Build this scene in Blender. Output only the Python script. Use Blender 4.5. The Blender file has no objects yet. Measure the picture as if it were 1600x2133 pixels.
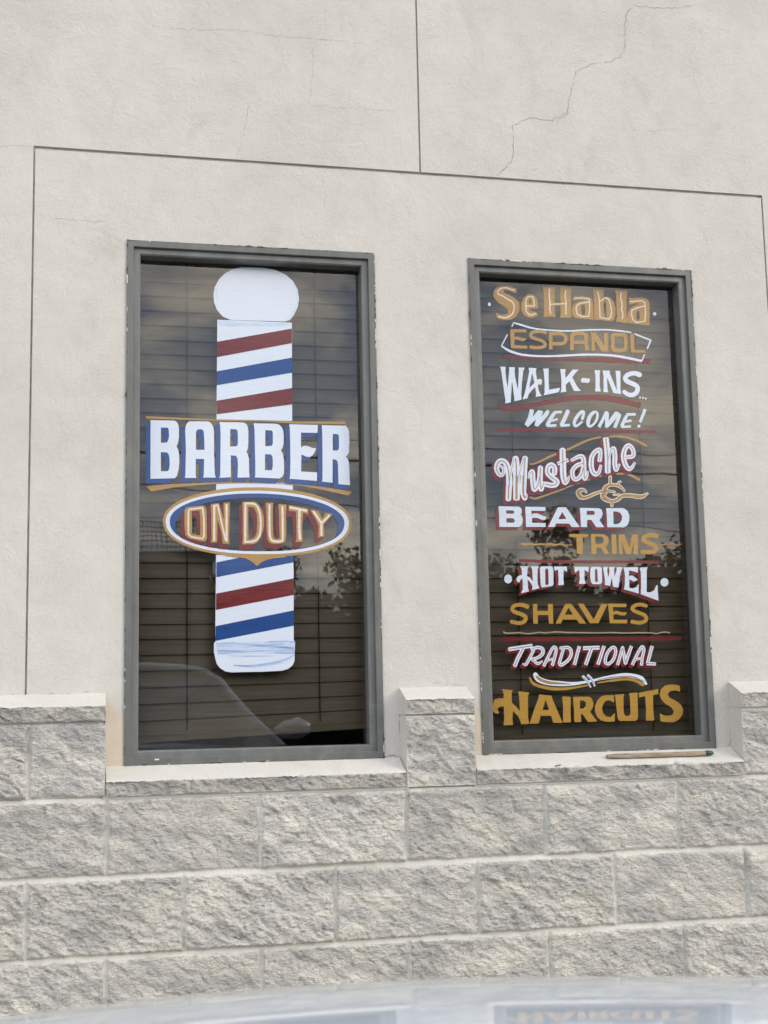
import bpy, bmesh, math, random
import numpy as np
from mathutils import Vector, Matrix
from mathutils.geometry import tessellate_polygon
random.seed(7)
R = math.radians
sc = bpy.context.scene
COL = sc.collection

# ------------------------------------------------------------------ camera, sky, sun, exposure
cam_d = bpy.data.cameras.new('camera'); cam = bpy.data.objects.new('camera', cam_d); COL.objects.link(cam)
sc.camera = cam
YAW, PITCH, ROLL = 0.22454322, 0.13799146, -0.02038407
fwd = Vector((math.sin(YAW)*math.cos(PITCH), math.cos(YAW)*math.cos(PITCH), math.sin(PITCH)))
rt0 = Vector((math.cos(YAW), -math.sin(YAW), 0)); up0 = rt0.cross(fwd)
rt = rt0*math.cos(ROLL) + up0*math.sin(ROLL); up = -rt0*math.sin(ROLL) + up0*math.cos(ROLL)
m = Matrix((rt, up, -fwd)).transposed().to_4x4(); m.translation = Vector((0, -3.79436, 1.25)); cam.matrix_world = m
cam_d.sensor_fit = 'VERTICAL'; cam_d.sensor_height = 36.0; cam_d.lens = 2815.56/2133*36
cam_d.clip_start = 0.05; cam_d.clip_end = 3000
cam_d.dof.use_dof = True; cam_d.dof.focus_distance = 4.0; cam_d.dof.aperture_fstop = 11

SUN_EL, SUN_AZ = R(16), R(128)          # azimuth clockwise from +Y: low sun to the right and in front of the wall
w = bpy.data.worlds.new("World"); sc.world = w; w.use_nodes = True
N, L = w.node_tree.nodes, w.node_tree.links
N.clear()
def wn(t, **k):
    n = N.new(t)
    for a, b in k.items(): setattr(n, a, b)
    return n
out = wn('ShaderNodeOutputWorld'); bg = wn('ShaderNodeBackground'); bg.inputs[1].default_value = 0.1
sky = wn('ShaderNodeTexSky', sky_type='NISHITA', sun_disc=False, sun_elevation=SUN_EL, sun_rotation=SUN_AZ, air_density=1.2, dust_density=2.0, ozone_density=2.0)
tc = wn('ShaderNodeTexCoord'); sep = wn('ShaderNodeSeparateXYZ'); L.new(tc.outputs['Generated'], sep.inputs[0])
zc = wn('ShaderNodeMath', operation='MAXIMUM'); L.new(sep.outputs[2], zc.inputs[0]); zc.inputs[1].default_value = 0.0
za = wn('ShaderNodeMath', operation='ADD'); L.new(zc.outputs[0], za.inputs[0]); za.inputs[1].default_value = 0.30
dx = wn('ShaderNodeMath', operation='DIVIDE'); L.new(sep.outputs[0], dx.inputs[0]); L.new(za.outputs[0], dx.inputs[1])
dy = wn('ShaderNodeMath', operation='DIVIDE'); L.new(sep.outputs[1], dy.inputs[0]); L.new(za.outputs[0], dy.inputs[1])
cb = wn('ShaderNodeCombineXYZ'); L.new(dx.outputs[0], cb.inputs[0]); L.new(dy.outputs[0], cb.inputs[1])
nz = wn('ShaderNodeTexNoise'); nz.inputs['Scale'].default_value = 3.7; nz.inputs['Detail'].default_value = 9; nz.inputs['Roughness'].default_value = 0.58; nz.inputs['Distortion'].default_value = 0.35
L.new(cb.outputs[0], nz.inputs['Vector'])
cr = wn('ShaderNodeValToRGB'); L.new(nz.outputs[0], cr.inputs[0])
cr.color_ramp.elements[0].position = 0.45; cr.color_ramp.elements[0].color = (0, 0, 0, 1)
cr.color_ramp.elements[1].position = 0.625; cr.color_ramp.elements[1].color = (1, 1, 1, 1)
veil = wn('ShaderNodeMixRGB'); veil.inputs[0].default_value = 0.8; L.new(sky.outputs[0], veil.inputs[1]); veil.inputs[2].default_value = (6.2, 7.7, 10.3, 1)
mixc = wn('ShaderNodeMixRGB'); L.new(cr.outputs[0], mixc.inputs[0]); L.new(veil.outputs[0], mixc.inputs[1]); mixc.inputs[2].default_value = (22.3, 20.2, 16.9, 1)
L.new(mixc.outputs[0], bg.inputs[0]); L.new(bg.outputs[0], out.inputs[0])

sun_d = bpy.data.lights.new('sun', 'SUN'); sun = bpy.data.objects.new('sun', sun_d); COL.objects.link(sun)
sun_d.energy = 0.8; sun_d.angle = R(24); sun_d.color = (1.0, 0.86, 0.70)
sdir = Vector((math.sin(SUN_AZ)*math.cos(SUN_EL), math.cos(SUN_AZ)*math.cos(SUN_EL), math.sin(SUN_EL)))
sun.rotation_euler = sdir.to_track_quat('Z', 'Y').to_euler(); sun.location = (8, -12, 8)
vs = sc.view_settings; vs.view_transform = 'Standard'; vs.look = 'None'; vs.gamma = 1; vs.use_curve_mapping = False
vs.exposure = 0.65
sc.render.engine = 'CYCLES'
sc.cycles.use_denoising = True
sc.cycles.max_bounces = 8; sc.cycles.glossy_bounces = 4; sc.cycles.transparent_max_bounces = 12
sc.cycles.caustics_reflective = False; sc.cycles.caustics_refractive = False

# ------------------------------------------------------------------ helpers
def link(name, me, mats, parent=None, label=None):
    o = bpy.data.objects.new(name, me); COL.objects.link(o)
    for mt in (mats if isinstance(mats, (list, tuple)) else [mats]): me.materials.append(mt)
    if parent: o.parent = parent
    if label: o['label'] = label
    return o
def tag(o, label, cat=None, group=None, kind=None):
    o['label'] = label
    if cat: o['category'] = cat
    if group: o['group'] = group
    if kind: o['kind'] = kind
    return o
def empty(name, loc=(0, 0, 0), rz=0):
    o = bpy.data.objects.new(name, None); COL.objects.link(o); o.location = loc; o.rotation_euler = (0, 0, rz); return o
class MB:
    """collects faces of one mesh"""
    def __init__(s): s.v = []; s.f = []; s.m = []
    def quad(s, a, b, c, d, mi=0):
        n = len(s.v); s.v += [a, b, c, d]; s.f.append((n, n+1, n+2, n+3)); s.m.append(mi)
    def box(s, x0, x1, y0, y1, z0, z1, mi=0):
        n = len(s.v)
        s.v += [(x, y, z) for z in (z0, z1) for y in (y0, y1) for x in (x0, x1)]
        for q in ((0, 2, 3, 1), (4, 5, 7, 6), (0, 1, 5, 4), (2, 6, 7, 3), (0, 4, 6, 2), (1, 3, 7, 5)):
            s.f.append(tuple(n+i for i in q)); s.m.append(mi)
    def prism(s, p, q, sec, mi=0):
        """beam from p to q with a polygon section given as (side, up) offsets"""
        p, q = Vector(p), Vector(q); d = (q-p).normalized(); u = Vector((0, 0, 1)) if abs(d.z) < .95 else Vector((0, 1, 0))
        a = d.cross(u).normalized(); b = a.cross(d); n = len(s.v); k = len(sec)
        for c in (p, q): s.v += [tuple(c+a*i+b*j) for i, j in sec]
        for i in range(k): s.f.append((n+i, n+(i+1) % k, n+k+(i+1) % k, n+k+i)); s.m.append(mi)
        s.f.append(tuple(n+i for i in range(k))[::-1]); s.f.append(tuple(n+k+i for i in range(k))); s.m += [mi, mi]
    def tube(s, pts, rad, k=8, mi=0):
        rad = rad if isinstance(rad, (list, tuple)) else [rad]*len(pts)
        pts = [Vector(p) for p in pts]; n0 = len(s.v)
        for i, p in enumerate(pts):
            d = (pts[min(i+1, len(pts)-1)]-pts[max(i-1, 0)]).normalized(); u = Vector((0, 0, 1)) if abs(d.z) < .9 else Vector((1, 0, 0))
            a = d.cross(u).normalized(); b = a.cross(d)
            s.v += [tuple(p+(a*math.cos(t)+b*math.sin(t))*rad[i]) for t in [2*math.pi*j/k for j in range(k)]]
        for i in range(len(pts)-1):
            for j in range(k):
                s.f.append((n0+i*k+j, n0+i*k+(j+1) % k, n0+(i+1)*k+(j+1) % k, n0+(i+1)*k+j)); s.m.append(mi)
        s.f.append(tuple(n0+j for j in range(k))[::-1]); s.f.append(tuple(n0+(len(pts)-1)*k+j for j in range(k))); s.m += [mi, mi]
    def build(s, name, mats, parent=None, label=None, smooth=False, bevel=0):
        me = bpy.data.meshes.new(name); me.from_pydata(s.v, [], s.f); o = link(name, me, mats, parent, label)
        me.polygons.foreach_set('material_index', s.m)
        if smooth: me.polygons.foreach_set('use_smooth', [True]*len(s.f))
        if bevel:
            b = o.modifiers.new('bevel', 'BEVEL'); b.width = bevel; b.segments = 2; b.limit_method = 'ANGLE'
        me.update(); return o

# ------------------------------------------------------------------ materials
def mat(name):
    m = bpy.data.materials.new(name); m.use_nodes = True; nt = m.node_tree; return m, nt, nt.nodes['Principled BSDF']
def nd(nt, t, ins=None, **k):
    n = nt.nodes.new(t)
    for a, b in k.items(): setattr(n, a, b)
    for a, b in (ins or {}).items():
        if isinstance(b, bpy.types.NodeSocket): nt.links.new(b, n.inputs[a])
        else: n.inputs[a].default_value = b
    return n
def ramp(nt, fac, stops):
    n = nd(nt, 'ShaderNodeValToRGB', {0: fac}); e = n.color_ramp.elements
    while len(e) < len(stops): e.new(0.5)
    for i, (p, c) in enumerate(stops): e[i].position = p; e[i].color = tuple(c)+(1,) if len(c) == 3 else c
    return n.outputs[0]
def coords(nt, scale=(1, 1, 1), rot=(0, 0, 0)):
    t = nd(nt, 'ShaderNodeTexCoord'); mp = nd(nt, 'ShaderNodeMapping', {'Vector': t.outputs['Object'], 'Scale': scale, 'Rotation': rot}); return mp.outputs[0]
def noise(nt, vec, scale, detail=5, rough=.55, dist=0):
    return nd(nt, 'ShaderNodeTexNoise', {'Vector': vec, 'Scale': scale, 'Detail': detail, 'Roughness': rough, 'Distortion': dist}).outputs[0]
def bump(nt, bs, h, strength=.3, dist=.003):
    n = nd(nt, 'ShaderNodeBump', {'Height': h, 'Strength': strength, 'Distance': dist}); nt.links.new(n.outputs[0], bs.inputs['Normal']); return n
def mixrgb(nt, f, a, b, blend='MIX'):
    return nd(nt, 'ShaderNodeMixRGB', {0: f, 1: a, 2: b}, blend_type=blend).outputs[0]
def math_(nt, op, a, b=0.0): return nd(nt, 'ShaderNodeMath', {0: a, 1: b}, operation=op).outputs[0]
def plain(name, col, rough=.5, metal=0, vary=.12, scale=9, spec=.5):
    m, nt, b = mat(name); v = coords(nt)
    c = ramp(nt, noise(nt, v, scale, 6), [(.3, tuple(x*(1-vary) for x in col)), (.7, tuple(min(1, x*(1+vary)) for x in col))])
    nt.links.new(c, b.inputs['Base Color']); b.inputs['Roughness'].default_value = rough; b.inputs['Metallic'].default_value = metal; b.inputs['Specular IOR Level'].default_value = spec
    return m

def stucco_mat(name='stucco', base=(.585, .57, .535), amount=1.0):
    m, nt, b = mat(name); v = coords(nt)
    big = noise(nt, v, 1.3, 5, .6, .4)
    c1 = ramp(nt, big, [(.28, tuple(x*.90 for x in base)), (.50, base), (.72, tuple(min(1, x*1.04) for x in base))])
    c1 = mixrgb(nt, 1.0, c1, ramp(nt, noise(nt, v, 7.5, 6, .7, .5), [(.30, (.93, .925, .915)), (.55, (1, 1, 1)), (.75, (1.03, 1.03, 1.025))]), 'MULTIPLY')
    # rain and hand dirt in blurred clouds
    dirt = ramp(nt, noise(nt, coords(nt, (2.2, 1, 1.5)), 2.3, 7, .68, .8), [(.56, (0, 0, 0)), (.78, (1, 1, 1))])
    c2 = mixrgb(nt, math_(nt, 'MULTIPLY', dirt, .55), c1, (base[0]*.74, base[1]*.70, base[2]*.69, 1))
    fine = ramp(nt, noise(nt, v, 170, 4, .6), [(.30, (.90, .90, .89)), (.55, (1, 1, 1))])
    c3 = mixrgb(nt, .7, c2, fine, 'MULTIPLY')
    pits = nd(nt, 'ShaderNodeTexVoronoi', {'Vector': v, 'Scale': 26.0}, feature='F1').outputs[0]
    pm = ramp(nt, pits, [(.012, (1, 1, 1)), (.035, (0, 0, 0))])
    pick = ramp(nt, noise(nt, v, 9, 2), [(.64, (0, 0, 0)), (.68, (1, 1, 1))])
    c4 = mixrgb(nt, math_(nt, 'MULTIPLY', math_(nt, 'MULTIPLY', pm, pick), .45), c3, (.28, .26, .24, 1))
    nt.links.new(c4, b.inputs['Base Color']); b.inputs['Roughness'].default_value = .92; b.inputs['Specular IOR Level'].default_value = .2
    patch = ramp(nt, noise(nt, v, 4.2, 5, .62, .8), [(.36, (.15, .15, .15)), (.62, (1, 1, 1))])
    warp = nd(nt, 'ShaderNodeMixRGB', {0: .06, 1: v, 2: nd(nt, 'ShaderNodeTexNoise', {'Vector': v, 'Scale': 9.0, 'Detail': 3}).outputs[1]}, blend_type='ADD').outputs[0]
    trowel = noise(nt, warp, 58, 6, .64, 1.2)
    grain = noise(nt, v, 250, 3, .6)
    h = math_(nt, 'ADD', math_(nt, 'MULTIPLY', math_(nt, 'MULTIPLY', trowel, patch), 1.5), math_(nt, 'MULTIPLY', grain, .22))
    h2 = math_(nt, 'ADD', h, math_(nt, 'MULTIPLY', noise(nt, v, 13, 4), 1.5))
    bump(nt, b, h2, .55*amount, .0036); return m
M = {}
M['stucco'] = stucco_mat()
M['plaster'] = stucco_mat('sill_plaster', (.60, .585, .545), .7)
M['warm_light_strip'] = stucco_mat('stucco_warm_light_tint', (.60, .54, .455), .6)

def block_mat(name='split_face_block', k=1.0):
    m, nt, b = mat(name); v = coords(nt); vs_ = coords(nt, (1.0, 1, 2.4), (0, R(33), 0))
    big = noise(nt, vs_, 7, 6, .62, .5)
    c = ramp(nt, big, [(p, tuple(x*k for x in c_)) for p, c_ in ((.30, (.44, .435, .43)), (.46, (.59, .585, .56)), (.58, (.72, .70, .65)), (.72, (.84, .81, .725)))])
    chips = noise(nt, coords(nt, (1, 1, 2.2), (0, R(14), 0)), 95, 5, .62, .5)
    c2 = mixrgb(nt, .75, c, ramp(nt, chips, [(.30, (.62, .61, .60)), (.50, (1, 1, 1)), (.7, (1.0, 1.0, .98))]), 'MULTIPLY')  # dark flecks of shade painted into the colour at the chip hollows
    sm = ramp(nt, noise(nt, v, 2.4, 5, .65, .6), [(.55, (0, 0, 0)), (.75, (1, 1, 1))])
    c3 = mixrgb(nt, math_(nt, 'MULTIPLY', sm, .42), c2, (.36, .35, .34, 1))
    tone = nd(nt, 'ShaderNodeAttribute', attribute_name='tone').outputs['Fac']; tv = math_(nt, 'ADD', math_(nt, 'MULTIPLY', tone, .12), .93)
    c3 = mixrgb(nt, 1.0, c3, nd(nt, 'ShaderNodeCombineXYZ', {0: tv, 1: tv, 2: tv}).outputs[0], 'MULTIPLY')
    nt.links.new(c3, b.inputs['Base Color']); b.inputs['Roughness'].default_value = .95; b.inputs['Specular IOR Level'].default_value = .15
    h = math_(nt, 'ADD', chips, math_(nt, 'MULTIPLY', noise(nt, v, 260, 3), .4)); bump(nt, b, h, 1.0, .010); return m
M['block'] = block_mat(); M['cap'] = block_mat('grimy_cap_block', .80)
M['mortar'] = stucco_mat('painted_mortar', (.60, .595, .56), .8)
M['crack'] = plain('crack_shadow_line', (.29, .275, .255), .95, 0, .5, 60)
M['groove'] = plain('reveal_joint_bead', (.50, .47, .43), .8, 0, .3, 12)
def frame_mat(name='bronze_grey_anodised_frame', k=1.0, dk=.35):
    m, nt, b = mat(name); v = coords(nt, (1, 1, .25))
    c = ramp(nt, noise(nt, v, 18, 7, .65), [(p, tuple(x*k for x in c_)) for p, c_ in ((.3, (.105, .109, .106)), (.55, (.14, .145, .141)), (.75, (.185, .188, .178)))])
    dust = ramp(nt, noise(nt, coords(nt), 7, 5, .7), [(.55, (0, 0, 0)), (.8, (1, 1, 1))])
    c2 = mixrgb(nt, math_(nt, 'MULTIPLY', dust, dk), c, (.27, .265, .24, 1))
    nt.links.new(c2, b.inputs['Base Color']); b.inputs['Roughness'].default_value = .42; b.inputs['Metallic'].default_value = .25
    bump(nt, b, noise(nt, coords(nt), 60, 4), .12, .002); return m
M['frame'] = frame_mat(); M['stop'] = frame_mat('dusty_glazing_stop', 1.2, .7)
M['sealant'] = plain('ragged_white_sealant', (.60, .585, .55), .8, 0, .25, 70)
M['gap'] = plain('dark_gap_dirt', (.07, .068, .062), .9, 0, .4, 50)
def glass_mat():
    m, nt, b = mat('window_glass'); nt.nodes.remove(b); o = nt.nodes['Material Output']
    fr = nd(nt, 'ShaderNodeFresnel', {'IOR': 1.5}).outputs[0]; f2 = math_(nt, 'MULTIPLY', fr, 1.6)
    wv = nd(nt, 'ShaderNodeBump', {'Height': noise(nt, coords(nt), 3.0, 2), 'Strength': .05, 'Distance': .01}).outputs[0]
    gl = nd(nt, 'ShaderNodeBsdfGlossy', {'Roughness': 0.012, 'Color': (1, 1, 1, 1), 'Normal': wv}).outputs[0]
    tr = nd(nt, 'ShaderNodeBsdfTransparent', {'Color': (.80, .82, .80, 1)}).outputs[0]
    mx = nd(nt, 'ShaderNodeMixShader', {0: f2, 1: tr, 2: gl}); nt.links.new(mx.outputs[0], o.inputs[0]); return m
M['glass'] = glass_mat()
def paint(name, col, streak=.10, rough=.10, ang=0):
    m, nt, b = mat('sign_paint_'+name); v = coords(nt, (1, 1, 9), (0, R(ang), 0))
    n = noise(nt, v, 16, 6, .65, .3); n2 = noise(nt, coords(nt), 70, 4)
    c = ramp(nt, n, [(.28, tuple(x*(1-streak*1.6) for x in col)), (.5, col), (.72, tuple(min(1, x*(1+streak)) for x in col))])
    nt.links.new(c, b.inputs['Base Color']); b.inputs['Roughness'].default_value = rough; b.inputs['Specular IOR Level'].default_value = .5
    bump(nt, b, math_(nt, 'ADD', n, math_(nt, 'MULTIPLY', n2, .3)), .03, .001); return m
PAINT = dict(white=((.58, .645, .76), .028, 2), ice=((.52, .60, .70), .08, 8), cream=((.66, .58, .50), .10, 0), gold=((.355, .215, .075), .10, 6), ochre=((.365, .215, .05), .08, 4),
    red=((.135, .022, .026), .22, 4), blue=((.020, .062, .215), .10, -6), mist=((.47, .57, .74), .14, 1), sky=((.31, .42, .66), .25, 2), bronze=((.33, .21, .09), .3, 0), taupe=((.24, .205, .17), .3, 0), tan=((.33, .26, .17), .2, 0))
for k, (c, s, a) in PAINT.items(): M['p_'+k] = paint(k, c, s, .10, a)
M['slat'] = None
def slat_mat():
    m, nt, b = mat('brown_wood_slat'); v = coords(nt, (.25, 1, 1.0))
    c = ramp(nt, noise(nt, coords(nt, (.12, 1, 3)), 30, 7, .65, .6), [(.3, (.165, .12, .076)), (.55, (.225, .166, .106)), (.75, (.285, .212, .136))])
    nt.links.new(c, b.inputs['Base Color']); b.inputs['Roughness'].default_value = .45; return m
M['slat'] = slat_mat()
M['cord'] = plain('dark_ladder_cord', (.03, .027, .024), .9)
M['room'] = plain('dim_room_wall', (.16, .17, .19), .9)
def asphalt():
    m, nt, b = mat('worn_asphalt'); v = coords(nt)
    c = ramp(nt, noise(nt, v, 1.2, 8, .7), [(.3, (.04, .04, .04)), (.7, (.07, .068, .064))])
    c = mixrgb(nt, .5, c, ramp(nt, noise(nt, v, 160, 3), [(.35, (.5, .5, .5)), (.65, (1.3, 1.3, 1.28))]), 'MULTIPLY')
    nt.links.new(c, b.inputs['Base Color']); b.inputs['Roughness'].default_value = .9; bump(nt, b, noise(nt, v, 160, 3), .5, .006); return m
M['asphalt'] = asphalt()
M['concrete'] = stucco_mat('pavement_concrete', (.42, .41, .38), .8)
def car_paint():
    m, nt, b = mat('pale_silver_car_paint'); v = coords(nt)
    c = ramp(nt, noise(nt, v, 1400, 2, .5), [(.35, (.58, .66, .76)), (.65, (.66, .74, .84))])
    nt.links.new(c, b.inputs['Base Color']); b.inputs['Metallic'].default_value = .22; b.inputs['Roughness'].default_value = .42
    b.inputs['Coat Weight'].default_value = 1; b.inputs['Coat Roughness'].default_value = .025; return m
M['car'] = car_paint()
M['rubber'] = plain('black_rubber', (.02, .02, .02), .7); M['black'] = plain('black_trim', (.025, .025, .026), .4)
M['chrome'] = plain('bright_metal', (.6, .6, .6), .18, 1, .04); M['lamp'] = plain('clear_lamp_lens', (.55, .57, .6), .08, .3)
M['steel'] = plain('galvanised_steel', (.17, .165, .16), .55, .3, .3); M['rust'] = plain('rusty_red_steel', (.13, .06, .045), .8, 0, .3)
M['wood'] = None
def wood_mat(name, lo, hi, sc_=(1, 14, 14)):
    m, nt, b = mat(name); v = coords(nt, sc_)
    c = ramp(nt, noise(nt, v, 9, 8, .65, .8), [(.28, lo), (.5, tuple((x+y)/2 for x, y in zip(lo, hi))), (.75, hi)])
    nt.links.new(c, b.inputs['Base Color']); b.inputs['Roughness'].default_value = .8; bump(nt, b, noise(nt, v, 12, 6), .3, .002); return m
M['wood'] = wood_mat('weathered_stick_wood', (.13, .095, .07), (.46, .37, .27), (2.5, 30, 30))
M['pole_wood'] = wood_mat('utility_pole_wood', (.07, .05, .035), (.16, .12, .085), (10, 10, 1))
M['teal'] = plain('dark_teal_dried_paint', (.012, .045, .055), .35, 0, .3, 40)
def leaf_mat(name, a, b_):
    m, nt, b = mat(name); v = coords(nt)
    c = ramp(nt, noise(nt, v, 1.6, 4), [(.3, a), (.7, b_)]); nt.links.new(c, b.inputs['Base Color']); b.inputs['Roughness'].default_value = .6; b.inputs['Specular IOR Level'].default_value = .2; return m
M['leaf'] = leaf_mat('olive_leaves', (.02, .03, .012), (.055, .06, .025)); M['leaf2'] = leaf_mat('dark_leaves', (.014, .022, .01), (.04, .05, .02))
M['bark'] = plain('bark', (.07, .055, .04), .95, 0, .35, 20)
M['rubbish'] = plain('orange_dry_leaf', (.36, .19, .07), .8, 0, .3, 80); M['chip'] = plain('white_paint_chip', (.72, .71, .68), .7)

# ------------------------------------------------------------------ traced outlines
CRACKS = [([(1.2440, 2.8390), (1.2969, 2.8907), (1.3025, 2.9612), (1.3009, 3.0048), (1.3520, 3.0339), (1.4308, 3.0338), (1.4796, 3.0614), (1.4985, 3.1345), (1.5173, 3.2001), (1.5587, 3.2278), (1.6406, 3.2464), (1.6830, 3.2794), (1.6902, 3.3615), (1.6942, 3.4109), (1.7238, 3.4434), (1.8570, 3.4467), (1.9251, 3.4634)], 0.001805), ([(1.4466, 3.0319), (1.4876, 3.0637)], 0.000992), ([(0.4462, 2.8448), (0.4680, 2.9283), (0.4827, 3.0118), (0.5187, 3.0283)], 0.000806), ([(0.6633, 3.0265), (0.6749, 3.1266), (0.6731, 3.2184)], 0.000806), ([(0.1867, 3.2289), (0.2848, 3.2277), (0.3982, 3.2354), (0.4842, 3.2390), (0.5564, 3.2290), (0.6733, 3.2338), (0.8364, 3.2304)], 0.000682), ([(0.6269, 3.0190), (0.8325, 3.0204), (0.9371, 3.0227)], 0.000496), ([(2.0494, 2.8556), (2.0947, 2.9071), (2.1192, 2.9737), (2.1349, 3.0074), (2.1697, 3.0182)], 0.000558), ([(-0.1063, 2.6239), (-0.0267, 2.6203), (0.0603, 2.6199)], 0.00062), ([(0.7041, 2.8109), (0.7043, 2.7212), (0.7094, 2.6769)], 0.000496), ([(1.6544, 3.0195), (1.8347, 3.0285)], 0.000434), ([(0.0587, 2.8154), (0.0601, 2.8040)], 0.000744), ([(0.2988, 2.8151), (0.3127, 2.8058), (0.3099, 2.7836)], 0.000558), ([(1.9166, 2.7194), (1.9305, 2.6727), (1.9443, 2.6261)], 0.000558), ([(-0.2278, 2.8247), (-0.1754, 2.8315), (-0.1331, 2.8303)], 0.00062), ([(0.0857, 1.0779), (0.1175, 1.0846), (0.1329, 1.0906)], 0.00209), ([(0.8521, 1.0918), (0.8801, 1.0937), (0.9024, 1.0864)], 0.00285), ([(0.9011, 1.2187), (0.9001, 1.1106), (0.9051, 1.0836)], 0.00209), ([(1.8701, 1.0768), (1.9016, 1.0802)], 0.00285), ([(1.9150, 1.0941), (1.9223, 1.1110)], 0.00171), ([(-0.1997, 1.2805), (-0.1375, 1.2806), (-0.0874, 1.2822), (-0.0116, 1.2833)], 0.00152), ([(0.0201, 1.2866), (0.0648, 1.2936)], 0.00133), ([(0.9979, 1.2918), (1.0553, 1.2922), (1.0984, 1.2887)], 0.00095), ([(1.1435, 1.1135), (1.1795, 1.1084)], 0.00095)]
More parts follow.
